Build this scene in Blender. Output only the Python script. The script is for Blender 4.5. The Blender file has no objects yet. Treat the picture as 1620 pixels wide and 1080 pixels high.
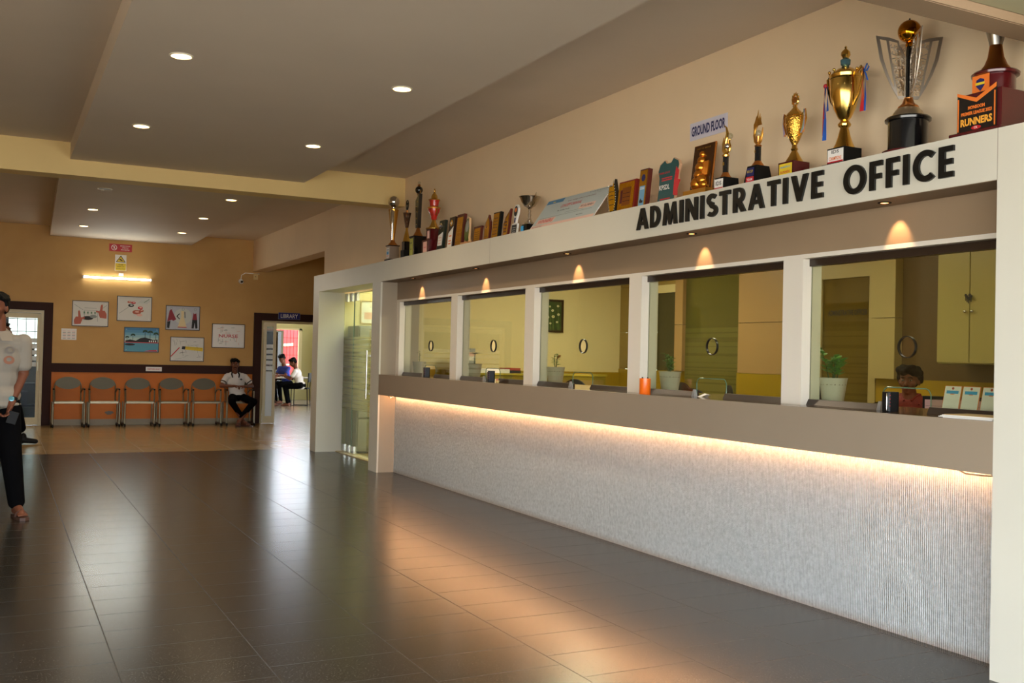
import bpy, bmesh, math, random
from mathutils import Vector, Matrix, Euler
from mathutils.geometry import tessellate_polygon
PI = math.pi
C = bpy.context.scene.collection
sc = bpy.context.scene
random.seed(7)

# ------------------------------------------------------------------ camera, exposure, daylight
cam = bpy.data.objects.new('camera', bpy.data.cameras.new('camera'))
C.objects.link(cam)
yaw, pitch, roll = (math.radians(v) for v in (27.14208516, 0.87110367, 1.32242511))
f_ = Vector((math.sin(yaw)*math.cos(pitch), math.cos(yaw)*math.cos(pitch), math.sin(pitch)))
r_ = Vector((math.cos(yaw), -math.sin(yaw), 0))
u_ = r_.cross(f_)
r2 = math.cos(roll)*r_ + math.sin(roll)*u_
u2 = -math.sin(roll)*r_ + math.cos(roll)*u_
M = Matrix((r2, u2, -f_)).transposed().to_4x4()
M.translation = (0, 0, 1.40)
cam.matrix_world = M
cam.data.sensor_width = 36
cam.data.lens = 1586.5*36/1620
cam.data.clip_end = 200
sc.camera = cam
sc.view_settings.view_transform = 'Standard'
sc.view_settings.look = 'None'
sc.view_settings.gamma = 1
sc.view_settings.use_curve_mapping = False
sc.view_settings.exposure = 0.0
sc.cycles.max_bounces = 9
sc.cycles.diffuse_bounces = 5
sc.cycles.glossy_bounces = 5
sc.cycles.transparent_max_bounces = 16
sc.cycles.caustics_reflective = False
sc.cycles.caustics_refractive = False
sc.cycles.sample_clamp_indirect = 4.0
sc.cycles.use_denoising = True

DAY = 14
w = bpy.data.worlds.new('daylight'); sc.world = w
w.use_nodes = True
nt = w.node_tree; nt.nodes.clear()
out = nt.nodes.new('ShaderNodeOutputWorld'); bg = nt.nodes.new('ShaderNodeBackground')
tc = nt.nodes.new('ShaderNodeTexCoord'); sx = nt.nodes.new('ShaderNodeSeparateXYZ')
rp = nt.nodes.new('ShaderNodeValToRGB')
rp.color_ramp.elements[0].position = 0.45; rp.color_ramp.elements[0].color = (.56, .54, .49, 1)
rp.color_ramp.elements[1].position = 0.56; rp.color_ramp.elements[1].color = (.82, .92, 1.03, 1)
ma = nt.nodes.new('ShaderNodeMath'); ma.operation = 'MULTIPLY_ADD'; ma.inputs[1].default_value = .5; ma.inputs[2].default_value = .5
nt.links.new(tc.outputs['Generated'], sx.inputs[0]); nt.links.new(sx.outputs[2], ma.inputs[0])
nt.links.new(ma.outputs[0], rp.inputs[0]); nt.links.new(rp.outputs[0], bg.inputs[0])
bg.inputs[1].default_value = DAY
nt.links.new(bg.outputs[0], out.inputs[0])

# ------------------------------------------------------------------ helpers
def lin(h):
    if isinstance(h, str):
        h = h.lstrip('#'); c = [int(h[i:i+2], 16)/255 for i in (0, 2, 4)]
    else: c = h
    return [(v/12.92 if v <= .04045 else ((v+.055)/1.055)**2.4) for v in c] + [1]
MATS = {}
def mat(name, col, rough=.5, metal=0, emit=None, es=0, noise=0, nscale=8, bump=0, bscale=40, coat=0, spec=.5, sss=0):
    if name in MATS: return MATS[name]
    m = bpy.data.materials.new(name); m.use_nodes = True
    t = m.node_tree; b = t.nodes['Principled BSDF']
    c = lin(col)
    b.inputs['Base Color'].default_value = c
    b.inputs['Roughness'].default_value = rough
    b.inputs['Metallic'].default_value = metal
    b.inputs['Specular IOR Level'].default_value = spec
    b.inputs['Coat Weight'].default_value = coat
    b.inputs['Coat Roughness'].default_value = .05
    if emit:
        b.inputs['Emission Color'].default_value = lin(emit); b.inputs['Emission Strength'].default_value = es
    if noise or bump:
        g = t.nodes.new('ShaderNodeNewGeometry')
    if noise:
        n = t.nodes.new('ShaderNodeTexNoise'); n.inputs['Scale'].default_value = nscale; n.inputs['Detail'].default_value = 4
        t.links.new(g.outputs['Position'], n.inputs['Vector'])
        r = t.nodes.new('ShaderNodeValToRGB')
        r.color_ramp.elements[0].position = .3; r.color_ramp.elements[1].position = .7
        r.color_ramp.elements[0].color = [v*(1-noise) for v in c[:3]]+[1]
        r.color_ramp.elements[1].color = [min(1, v*(1+noise)) for v in c[:3]]+[1]
        t.links.new(n.outputs['Fac'], r.inputs[0]); t.links.new(r.outputs[0], b.inputs['Base Color'])
    if bump:
        n2 = t.nodes.new('ShaderNodeTexNoise'); n2.inputs['Scale'].default_value = bscale; n2.inputs['Detail'].default_value = 3
        t.links.new(g.outputs['Position'], n2.inputs['Vector'])
        bm_ = t.nodes.new('ShaderNodeBump'); bm_.inputs['Strength'].default_value = bump; bm_.inputs['Distance'].default_value = .01
        t.links.new(n2.outputs['Fac'], bm_.inputs['Height']); t.links.new(bm_.outputs[0], b.inputs['Normal'])
    MATS[name] = m
    return m
def node(t, kind, **kw):
    n = t.nodes.new('ShaderNode'+kind)
    for k, v in kw.items(): setattr(n, k, v)
    return n
def glass_mat(name, tint, refl=1.0, rough=0.0, haze=0, hazecol='#c8c8a0', stripes=None):
    """clear pane: tinted see-through plus Fresnel-like reflection; stripes = frosted film in bands between two heights"""
    if name in MATS: return MATS[name]
    m = bpy.data.materials.new(name); m.use_nodes = True
    t = m.node_tree; t.nodes.clear()
    o = node(t, 'OutputMaterial'); tr = node(t, 'BsdfTransparent'); gl = node(t, 'BsdfGlossy'); mx = node(t, 'MixShader')
    tr.inputs[0].default_value = lin(tint); gl.inputs['Roughness'].default_value = rough
    lw = node(t, 'LayerWeight'); lw.inputs[0].default_value = .5
    pw = node(t, 'Math', operation='POWER'); pw.inputs[1].default_value = 4.2
    mu = node(t, 'Math', operation='MULTIPLY_ADD'); mu.inputs[1].default_value = .92*refl; mu.inputs[2].default_value = .045*refl
    t.links.new(lw.outputs['Facing'], pw.inputs[0]); t.links.new(pw.outputs[0], mu.inputs[0])
    last = tr
    if haze or stripes:
        df = node(t, 'BsdfTranslucent'); df.inputs[0].default_value = lin(hazecol)
        d2 = node(t, 'BsdfDiffuse'); d2.inputs[0].default_value = lin(hazecol)
        m3 = node(t, 'MixShader'); t.links.new(df.outputs[0], m3.inputs[1]); t.links.new(d2.outputs[0], m3.inputs[2])
        m2 = node(t, 'MixShader'); m2.inputs[0].default_value = haze
        t.links.new(tr.outputs[0], m2.inputs[1]); t.links.new(m3.outputs[0], m2.inputs[2])
        if stripes:
            z0, z1, amt, freq = stripes
            g = node(t, 'NewGeometry'); s = node(t, 'SeparateXYZ'); t.links.new(g.outputs['Position'], s.inputs[0])
            cb = node(t, 'CombineXYZ'); t.links.new(s.outputs[2], cb.inputs[2])
            n = node(t, 'TexNoise'); n.inputs['Scale'].default_value = freq; n.inputs['Detail'].default_value = 2
            t.links.new(cb.outputs[0], n.inputs['Vector'])
            r = node(t, 'ValToRGB'); r.color_ramp.interpolation = 'CONSTANT'
            r.color_ramp.elements[0].color = (amt, amt, amt, 1); r.color_ramp.elements[1].position = .52; r.color_ramp.elements[1].color = (amt*.35,)*3+(1,)
            t.links.new(n.outputs['Fac'], r.inputs[0])
            a = node(t, 'Math', operation='GREATER_THAN'); a.inputs[1].default_value = z0; t.links.new(s.outputs[2], a.inputs[0])
            b = node(t, 'Math', operation='LESS_THAN'); b.inputs[1].default_value = z1; t.links.new(s.outputs[2], b.inputs[0])
            c = node(t, 'Math', operation='MULTIPLY'); t.links.new(a.outputs[0], c.inputs[0]); t.links.new(b.outputs[0], c.inputs[1])
            d = node(t, 'Math', operation='MULTIPLY_ADD'); t.links.new(c.outputs[0], d.inputs[0]); t.links.new(r.outputs[0], d.inputs[1]); d.inputs[2].default_value = haze
            t.links.new(d.outputs[0], m2.inputs[0])
        last = m2
    t.links.new(mu.outputs[0], mx.inputs[0]); t.links.new(last.outputs[0], mx.inputs[1]); t.links.new(gl.outputs[0], mx.inputs[2])
    t.links.new(mx.outputs[0], o.inputs[0])
    MATS[name] = m
    return m

class MB:
    """collects shapes, builds them as ONE mesh object; .m(material) switches the material of what follows"""
    def __init__(s): s.v = []; s.f = []; s.mats = []; s.cur = 0; s.fm = []; s.sm = []
    def m(s, mt):
        if mt not in s.mats: s.mats.append(mt)
        s.cur = s.mats.index(mt); return s
    def add(s, vs, fs, smooth=False, T=None):
        o = len(s.v)
        for v in vs:
            v = Vector(v)
            s.v.append(T @ v if T else v)
        for f in fs:
            s.f.append([i+o for i in f]); s.fm.append(s.cur); s.sm.append(smooth)
        return s
    def box(s, x0, x1, y0, y1, z0, z1, T=None):
        vs = [(x, y, z) for z in (z0, z1) for y in (y0, y1) for x in (x0, x1)]
        return s.add(vs, [(0, 2, 3, 1), (4, 5, 7, 6), (0, 1, 5, 4), (2, 6, 7, 3), (0, 4, 6, 2), (1, 3, 7, 5)], T=T)
    def taper(s, w0, d0, z0, w1, d1, z1, T=None, c=(0, 0)):
        vs = [(c[0]+sx*w/2, c[1]+sy*d/2, z) for w, d, z in ((w0, d0, z0), (w1, d1, z1)) for sy in (-1, 1) for sx in (-1, 1)]
        return s.add(vs, [(0, 2, 3, 1), (4, 5, 7, 6), (0, 1, 5, 4), (2, 6, 7, 3), (0, 4, 6, 2), (1, 3, 7, 5)], T=T)
    def lathe(s, prof, n=24, T=None, smooth=True, sx=1, sy=1, caps=True):
        vs = []; fs = []
        for r, z in prof:
            for k in range(n):
                a = 2*PI*k/n; vs.append((r*math.cos(a)*sx, r*math.sin(a)*sy, z))
        for i in range(len(prof)-1):
            for k in range(n):
                k2 = (k+1) % n
                fs.append((i*n+k, i*n+k2, (i+1)*n+k2, (i+1)*n+k))
        if caps and prof[0][0] > 1e-5: fs.append(tuple(reversed(range(n))))
        if caps and prof[-1][0] > 1e-5: fs.append(tuple((len(prof)-1)*n+k for k in range(n)))
        return s.add(vs, fs, smooth, T)
    def cyl(s, r, z0, z1, n=20, T=None, smooth=True, r2=None):
        return s.lathe([(r, z0), (r if r2 is None else r2, z1)], n, T, smooth)
    def ball(s, r, c=(0, 0, 0), n=16, T=None, rz=None):
        P = [(max(1e-6, r*math.sin(PI*i/n)), -(rz or r)*math.cos(PI*i/n)) for i in range(n+1)]
        P[0] = (1e-6, P[0][1]); P[-1] = (1e-6, P[-1][1])
        T2 = Matrix.Translation(c); T2 = (T @ T2) if T else T2
        return s.lathe(P, n+4, T2)
    def tube(s, pts, r, n=8, T=None, cap=True):
        """r a number or one per point"""
        pts = [Vector(p) for p in pts]; rs = r if isinstance(r, (list, tuple)) else [r]*len(pts)
        vs = []; fs = []; up = None
        for i, p in enumerate(pts):
            a = pts[max(0, i-1)]; b = pts[min(len(pts)-1, i+1)]
            d = (b-a).normalized()
            if up is None:
                up = Vector((0, 0, 1)) if abs(d.z) < .9 else Vector((1, 0, 0))
            x = up.cross(d).normalized(); up = d.cross(x).normalized()
            for k in range(n):
                t = 2*PI*k/n; vs.append(p + rs[i]*(x*math.cos(t)+up*math.sin(t)))
        for i in range(len(pts)-1):
            for k in range(n):
                k2 = (k+1) % n; fs.append((i*n+k, i*n+k2, (i+1)*n+k2, (i+1)*n+k))
        if cap: fs.append(tuple(reversed(range(n)))); fs.append(tuple((len(pts)-1)*n+k for k in range(n)))
        return s.add(vs, fs, True, T)
    def poly(s, outer, z0, z1, holes=(), T=None, smooth=False):
        """extruded 2-D polygon (local xy) between local z0 and z1"""
        loops = [list(outer)]+[list(h) for h in holes]
        flat = [p for l in loops for p in l]
        tris = tessellate_polygon([[Vector((p[0], p[1], 0)) for p in l] for l in loops])
        n = len(flat); fs = []
        for a, b, c in tris:
            A, B, D = flat[a], flat[b], flat[c]
            cr = (B[0]-A[0])*(D[1]-A[1])-(B[1]-A[1])*(D[0]-A[0])
            if cr < 0: a, b, c = a, c, b
            fs.append((a+n, b+n, c+n)); fs.append((c, b, a))
        o = 0
        for l in loops:
            k = len(l)
            area = sum(l[i][0]*l[(i+1) % k][1]-l[(i+1) % k][0]*l[i][1] for i in range(k))
            for i in range(k):
                j = (i+1) % k; q = (o+i, o+j, o+j+n, o+i+n)
                outerloop = (o == 0)
                if (area > 0) != outerloop: q = tuple(reversed(q))
                fs.append(q)
            o += k
        return s.add([(p[0], p[1], z0) for p in flat]+[(p[0], p[1], z1) for p in flat], fs, smooth, T)
    def build(s, name, m=None, parent=None, loc=None, bevel=0, auto=False):
        me = bpy.data.meshes.new(name)
        me.from_pydata([tuple(v) for v in s.v], [], s.f)
        ms = s.mats if s.mats else [m]
        for q in ms: me.materials.append(q if q else m)
        me.polygons.foreach_set('material_index', s.fm)
        me.polygons.foreach_set('use_smooth', s.sm)
        me.update()
        o = bpy.data.objects.new(name, me); C.objects.link(o)
        if parent: o.parent = parent
        if loc: o.location = loc
        if any(s.sm):
            try: me.set_sharp_from_angle(angle=math.radians(38))
            except Exception: pass
        if bevel:
            b = o.modifiers.new('bevel', 'BEVEL'); b.width = bevel; b.segments = 2; b.limit_method = 'ANGLE'
        return o
def thing(name, label, cat, loc=(0, 0, 0), rz=0, group=None):
    o = bpy.data.objects.new(name, None); C.objects.link(o); o.empty_display_size = .05
    o.location = loc; o.rotation_euler = (0, 0, rz); o['label'] = label; o['category'] = cat
    if group: o['group'] = group
    return o
def tag(o, label, cat, group=None):
    o['label'] = label; o['category'] = cat
    if group: o['group'] = group
    return o
def struct(o, label=None):
    o['kind'] = 'structure'
    if label: o['label'] = label
    return o
def copy_tree(o, parent=None):
    c = o.copy(); C.objects.link(c)
    if parent: c.parent = parent
    for ch in list(o.children): copy_tree(ch, c)
    return c
# frames for flat things: W faces -X (reads towards -Y), S faces -Y (reads towards +X)
def faceW(x, y, z): return Matrix(((0, 0, -1, x), (-1, 0, 0, y), (0, 1, 0, z), (0, 0, 0, 1)))
def faceS(x, y, z): return Matrix(((1, 0, 0, x), (0, 0, -1, y), (0, 1, 0, z), (0, 0, 0, 1)))
def text_mb(mb, s, T, h, width=None, depth=.0015, bold=0, align='CENTER', z=0, spacing=1.0, shear=0):
    """adds the lettering of s to mb: cap height h, centred on local origin (baseline centred)"""
    cu = bpy.data.curves.new('t', 'FONT'); cu.body = s; cu.size = 1; cu.offset = bold; cu.space_character = spacing; cu.shear = shear
    cu.resolution_u = 2
    o = bpy.data.objects.new('t', cu); C.objects.link(o)
    dg = bpy.context.evaluated_depsgraph_get(); dg.update()
    me = bpy.data.meshes.new_from_object(o.evaluated_get(dg))
    vs = [v.co.copy() for v in me.vertices]; fs = [tuple(p.vertices) for p in me.polygons]
    bpy.data.objects.remove(o); bpy.data.curves.remove(cu); bpy.data.meshes.remove(me)
    if not vs: return
    x0, x1 = min(v.x for v in vs), max(v.x for v in vs); y0, y1 = min(v.y for v in vs), max(v.y for v in vs)
    sy = h/max(1e-6, (y1-y0)); sx = (width/(x1-x0)) if width else sy
    ax = (x0+x1)/2 if align == 'CENTER' else x0
    vs = [Vector(((v.x-ax)*sx, (v.y-(y0+y1)/2)*sy, z+depth)) for v in vs]
    mb.add(vs, fs, False, T)
def ell(cx, cy, rx, ry, n=28, a0=0, a1=2*PI, full=True):
    k = n if full else n+1
    return [(cx+rx*math.cos(a0+(a1-a0)*i/n), cy+ry*math.sin(a0+(a1-a0)*i/n)) for i in range(k)]
def rect(x0, x1, y0, y1): return [(x0, y0), (x1, y0), (x1, y1), (x0, y1)]

# ------------------------------------------------------------------ materials
m_portal = mat('portal_laminate', '#d0cab9', .45, noise=.03, nscale=1.5)
m_soffit = mat('soffit_brown', '#7a634a', .5)
m_fascia = mat('fascia_taupe', '#957d62', .42, noise=.04, nscale=2)
m_band = mat('counter_taupe', '#968571', .33, noise=.03, nscale=2)
m_colin = mat('column_inner', '#9c8d78', .4)
m_frame = mat('window_frame_cream', '#dfd5c4', .4)
m_dark = mat('dark_channel', '#2e2118', .3)
m_wallr = mat('peach_paint', '#f0d6b0', .7, noise=.04, nscale=1.2)
m_wallb = mat('beam_cream_paint', '#e0c384', .7, noise=.03, nscale=1.5)
m_ceil = mat('ceiling_paint', '#d4c4b0', .75, noise=.03, nscale=1)
m_white = mat('white_trim', '#f0ece0', .5)
m_brown = mat('dark_brown_laminate', '#38201a', .6, spec=.15)
m_black = mat('black_letters', '#0b0b0a', .35)
m_gold = mat('gold', '#e6bb60', .16, 1)
m_goldd = mat('dull_gold', '#d9a24a', .32, 1)
m_copper = mat('copper_gold', '#cf8a4a', .28, 1)
m_silver = mat('silver', '#d8d3cb', .12, 1)
m_pewter = mat('brushed_pewter', '#c2b6a6', .35, 1)
m_bk = mat('black_gloss', '#0c0b0b', .18, coat=.4)
m_bkm = mat('black_matte', '#0e0d0c', .6, spec=.2)
m_maroon = mat('maroon_wood', '#4d0f12', .2, coat=.3)
m_red = mat('red', '#c5202a', .4)
m_redp = mat('red_enamel', '#c92f22', .25, coat=.3)
m_wh = mat('white_print', '#eeeae2', .5)
m_cyan = mat('blue_print', '#3aa2dd', .5)
m_or = mat('orange_print', '#e8782a', .5)
m_yel = mat('yellow_print', '#e3c32c', .5)
m_ink = mat('black_ink', '#1b1a1a', .6)
m_navy = mat('navy_ink', '#1c1f5c', .5)
m_grn = mat('green_print', '#2e6b3d', .5)
m_teal = mat('teal_print', '#1f4f50', .4)
m_pink = mat('pink_print', '#e8b7a6', .5)
m_grey = mat('grey_print', '#9a9a96', .5)
m_acr = glass_mat('clear_acrylic', '#eceee8')
m_steel = mat('brushed_steel', '#8a8068', .4, .8)
m_chrome = mat('chrome', '#d0d0cc', .12, 1)
m_skin = mat('brown_skin', '#6b3f2b', .6, noise=.06, nscale=20, spec=.3)
m_hair = mat('black_hair', '#060504', .65, bump=.4, bscale=140, spec=.12)
m_leaf = mat('leaf_green', '#5c8c3a', .4, noise=.3, nscale=40)
m_leafd = mat('leaf_dark_green', '#2b4a28', .4, noise=.3, nscale=40)

def floor_mat(name, base, spk, rough, tile=(.335, .61), off=(.0, .50), mortar='#1b1815', speck=.5, var=.12, cc=0):
    m = bpy.data.materials.new(name); m.use_nodes = True; t = m.node_tree; b = t.nodes['Principled BSDF']
    g = node(t, 'NewGeometry'); s = node(t, 'SeparateXYZ'); t.links.new(g.outputs['Position'], s.inputs[0])
    cb = node(t, 'CombineXYZ')
    ax = node(t, 'Math', operation='ADD'); ax.inputs[1].default_value = off[0]+20
    ay = node(t, 'Math', operation='ADD'); ay.inputs[1].default_value = -off[1]+tile[1]*40
    t.links.new(s.outputs[1], ax.inputs[0]); t.links.new(s.outputs[0], ay.inputs[0])
    t.links.new(ax.outputs[0], cb.inputs[0]); t.links.new(ay.outputs[0], cb.inputs[1])
    br = node(t, 'TexBrick'); t.links.new(cb.outputs[0], br.inputs['Vector'])
    br.offset = .42; br.inputs['Scale'].default_value = 1; br.inputs['Brick Width'].default_value = tile[0]; br.inputs['Row Height'].default_value = tile[1]
    br.inputs['Mortar Size'].default_value = .0028; br.inputs['Mortar Smooth'].default_value = .3
    c = lin(base)
    br.inputs['Color1'].default_value = [v*(1-var) for v in c[:3]]+[1]; br.inputs['Color2'].default_value = [v*(1+var) for v in c[:3]]+[1]
    br.inputs['Mortar'].default_value = lin(mortar)
    n = node(t, 'TexNoise'); n.inputs['Scale'].default_value = 120; n.inputs['Detail'].default_value = 4
    t.links.new(g.outputs['Position'], n.inputs['Vector'])
    r = node(t, 'ValToRGB'); r.color_ramp.elements[0].position = .52; r.color_ramp.elements[1].position = .68
    r.color_ramp.elements[0].color = (0, 0, 0, 1); r.color_ramp.elements[1].color = (speck, speck, speck, 1)
    t.links.new(n.outputs['Fac'], r.inputs[0])
    mx = node(t, 'MixRGB'); mx.inputs[2].default_value = lin(spk)
    t.links.new(r.outputs[0], mx.inputs[0]); t.links.new(br.outputs['Color'], mx.inputs[1]); t.links.new(mx.outputs[0], b.inputs['Base Color'])
    n2 = node(t, 'TexNoise'); n2.inputs['Scale'].default_value = .8; n2.inputs['Detail'].default_value = 1
    t.links.new(g.outputs['Position'], n2.inputs['Vector'])
    mr = node(t, 'MapRange'); mr.inputs[3].default_value = rough*.9; mr.inputs[4].default_value = rough*1.1
    t.links.new(n2.outputs['Fac'], mr.inputs[0])
    ad = node(t, 'Math', operation='MULTIPLY_ADD'); ad.inputs[1].default_value = .3
    t.links.new(br.outputs['Fac'], ad.inputs[0]); t.links.new(mr.outputs[0], ad.inputs[2]); t.links.new(ad.outputs[0], b.inputs['Roughness'])
    # every slab lies a hair out of level
    wn = node(t, 'Bump'); wn.inputs['Strength'].default_value = .10; wn.inputs['Distance'].default_value = .004
    t.links.new(br.outputs['Fac'], wn.inputs['Height']); wn.invert = True
    t.links.new(wn.outputs[0], b.inputs['Normal'])
    b.inputs['Coat Weight'].default_value = cc; b.inputs['Coat Roughness'].default_value = .06
    return m
m_granite = floor_mat('speckled_dark_granite', '#1a1816', '#848276', .225)
m_marble = floor_mat('beige_polished_marble', '#a68c62', '#c4a878', .22, tile=(.6, .6), off=(0, 0), mortar='#6a5536', speck=.25, var=.05)
m_libfl = floor_mat('library_floor', '#8f877a', '#b5ad9b', .22, tile=(.6, .6), off=(0, 0), mortar='#5a5145', speck=.2, var=.05)

# fine vertically ribbed stone of the counter front
def ribbed():
    m = bpy.data.materials.new('ribbed_grey_stone'); m.use_nodes = True; t = m.node_tree; b = t.nodes['Principled BSDF']
    g = node(t, 'NewGeometry'); s = node(t, 'SeparateXYZ'); t.links.new(g.outputs['Position'], s.inputs[0])
    mu = node(t, 'Math', operation='MULTIPLY'); mu.inputs[1].default_value = 2*PI/.0125; t.links.new(s.outputs[1], mu.inputs[0])
    sn = node(t, 'Math', operation='SINE'); t.links.new(mu.outputs[0], sn.inputs[0])
    n = node(t, 'TexNoise'); n.inputs['Scale'].default_value = 38; n.inputs['Detail'].default_value = 5; n.inputs['Roughness'].default_value = .7
    t.links.new(g.outputs['Position'], n.inputs['Vector'])
    a = node(t, 'Math', operation='MULTIPLY_ADD'); a.inputs[1].default_value = .28; t.links.new(sn.outputs[0], a.inputs[0]); t.links.new(n.outputs['Fac'], a.inputs[2])
    bp = node(t, 'Bump'); bp.inputs['Strength'].default_value = .9; bp.inputs['Distance'].default_value = .006
    t.links.new(a.outputs[0], bp.inputs['Height']); t.links.new(bp.outputs[0], b.inputs['Normal'])
    r = node(t, 'ValToRGB'); r.color_ramp.elements[0].position = .3; r.color_ramp.elements[1].position = .7
    r.color_ramp.elements[0].color = lin('#a2a4a2'); r.color_ramp.elements[1].color = lin('#c4c8c6')
    t.links.new(n.outputs['Fac'], r.inputs[0])
    # brown dirt line where the mop stops
    dr = node(t, 'MapRange'); dr.inputs[1].default_value = 0; dr.inputs[2].default_value = .05; dr.inputs[3].default_value = .55; dr.inputs[4].default_value = 0
    t.links.new(s.outputs[2], dr.inputs[0])
    mx = node(t, 'MixRGB'); mx.inputs[2].default_value = lin('#8a6a4c'); t.links.new(dr.outputs[0], mx.inputs[0]); t.links.new(r.outputs[0], mx.inputs[1])
    t.links.new(mx.outputs[0], b.inputs['Base Color']); b.inputs['Roughness'].default_value = .7
    return m
m_rib = ribbed()

# far wall: ochre above, orange dado with a scraped patch
def farwall():
    m = bpy.data.materials.new('ochre_and_orange_paint'); m.use_nodes = True; t = m.node_tree; b = t.nodes['Principled BSDF']
    g = node(t, 'NewGeometry'); s = node(t, 'SeparateXYZ'); t.links.new(g.outputs['Position'], s.inputs[0])
    n = node(t, 'TexNoise'); n.inputs['Scale'].default_value = 1.6; n.inputs['Detail'].default_value = 5; t.links.new(g.outputs['Position'], n.inputs['Vector'])
    def ramp(a, c):
        r = node(t, 'ValToRGB'); r.color_ramp.elements[0].position = .35; r.color_ramp.elements[1].position = .7
        r.color_ramp.elements[0].color = lin(a); r.color_ramp.elements[1].color = lin(c); t.links.new(n.outputs['Fac'], r.inputs[0]); return r
    up = ramp('#c39550', '#cda15c'); lo = ramp('#c8690e', '#d57618')
    gt = node(t, 'Math', operation='GREATER_THAN'); gt.inputs[1].default_value = 1.0; t.links.new(s.outputs[2], gt.inputs[0])
    mx = node(t, 'MixRGB'); t.links.new(gt.outputs[0], mx.inputs[0]); t.links.new(lo.outputs[0], mx.inputs[1]); t.links.new(up.outputs[0], mx.inputs[2])
    # scraped plaster patch low on the orange dado
    vd = node(t, 'VectorMath', operation='SUBTRACT'); vd.inputs[1].default_value = (1.83, 19.51, .215); t.links.new(g.outputs['Position'], vd.inputs[0])
    vs = node(t, 'VectorMath', operation='MULTIPLY'); vs.inputs[1].default_value = (13, 0, 28); t.links.new(vd.outputs[0], vs.inputs[0])
    ln = node(t, 'VectorMath', operation='LENGTH'); t.links.new(vs.outputs[0], ln.inputs[0])
    n3 = node(t, 'TexNoise'); n3.inputs['Scale'].default_value = 30; t.links.new(g.outputs['Position'], n3.inputs['Vector'])
    ad = node(t, 'Math', operation='ADD'); t.links.new(ln.outputs['Value'], ad.inputs[0]); t.links.new(n3.outputs['Fac'], ad.inputs[1])
    lt = node(t, 'Math', operation='LESS_THAN'); lt.inputs[1].default_value = 1.4; t.links.new(ad.outputs[0], lt.inputs[0])
    m2 = node(t, 'MixRGB'); m2.inputs[2].default_value = lin('#6d6455'); t.links.new(lt.outputs[0], m2.inputs[0]); t.links.new(mx.outputs[0], m2.inputs[1])
    t.links.new(m2.outputs[0], b.inputs['Base Color']); b.inputs['Roughness'].default_value = .6
    return m
m_far = farwall()
m_pane = glass_mat('service_window_glass', '#eff2e8', refl=1.0)
m_door_glass = glass_mat('striped_door_glass', '#e4e8d0', hazecol='#a9a878', haze=.06, stripes=(.62, 1.63, .55, 26))
m_off_glass = glass_mat('office_striped_glass', '#c8c890', hazecol='#8f8a48', haze=.55, stripes=(.5, 1.8, .3, 16))

XF, XW, XG, XR, YF, ZS = 4.005, 4.213, 4.285, 4.345, 19.511, 2.487
XB, YE = 7.546, 11.5           # back and end wall of the office
# ------------------------------------------------------------------ structure
struct(MB().box(-6, 4.6, -1.5, 14.30, -.1, 0).box(4.6, 9, -1.5, 2.4, -.1, 0).build('floor', m_granite), 'dark speckled granite slabs of the hall')
struct(MB().box(-6, 9, 14.30, 19.6, -.1, 0).build('floor_marble', m_marble), 'beige polished marble at the far end')
struct(MB().box(4.6, 9, 2.4, 14.30, -.1, 0).box(4.3, 4.6, 11.5, 13.8, 0, .004).build('floor_office', m_marble), 'cream marble inside the office')
struct(MB().box(-6, 12, 19.6, 32, -.1, 0).build('floor_library', m_libfl), 'pale reflecting floor of the library')
struct(MB().m(m_ceil).box(-6, 4.6, 2.86, 19.6, 3.53, 3.63).build('ceiling', m_ceil), 'plain painted ceiling')
tr1 = MB().box(.62, 3.10, 2.95, 11.41, 3.355, 3.53)
struct(tr1.build('ceiling_tray', m_ceil), 'dropped ceiling panel over the hall')
struct(MB().add([(.55, 11.70, 3.355), (3.05, 11.70, 3.355), (3.19, 19.5, 3.355), (.77, 19.5, 3.355), (.55, 11.70, 3.53), (3.05, 11.70, 3.53), (3.19, 19.5, 3.53), (.77, 19.5, 3.53)],
       [(3, 2, 1, 0), (4, 5, 6, 7), (0, 1, 5, 4), (1, 2, 6, 5), (2, 3, 7, 6), (3, 0, 4, 7)]).build('ceiling_tray_far', m_ceil), 'dropped ceiling panel at the far end')
struct(MB().box(-3.2, 4.345, 11.41, 11.70, 3.19, 3.53).build('trim_1', m_wallb), 'cream cross beam under the ceiling')
struct(MB().box(-3.2, 4.7, 2.73, 2.86, 2.82, 3.6).m(m_soffit).box(-3.2, 4.7, 2.722, 2.7305, 2.822, 2.86).build('trim_2', m_white), 'white lintel over the entrance')
m_canopy = mat('canopy_grey_green', '#8d8668', .7)
struct(MB().box(-7, 9, -2.6, 2.722, 2.862, 3.0).build('ceiling_canopy', m_canopy), 'porch ceiling outside the entrance')
struct(MB().box(XR, XR+.26, 2.5, 14.73, 2.26, 3.53).build('wall_right', m_wallr), 'peach wall above the trophy ledge')
struct(MB().box(XR+.005, XR+.27, 14.73, YF, 2.93, 3.53).build('trim_3', m_wallr), 'beam over the passage to the library')
struct(MB().box(XR+.26, 9.2, 13.95, 14.07, 0, 3.53).build('wall_passage', m_wallr), 'wall behind the glass door')
struct(MB().box(9.0, 9.2, 14.07, 19.6, 0, 3.53).build('wall_passage_end', m_wallr))
struct(MB().box(XR+.27, 9, 14.07, 19.6, 3.3, 3.4).build('ceiling_passage', m_ceil))
struct(MB().box(-3.3, -3.1, 2.86, 19.6, 0, 3.6).build('wall_left', mat('left_wall_paint', '#d8b680', .7)), 'left wall of the hall')
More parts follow.
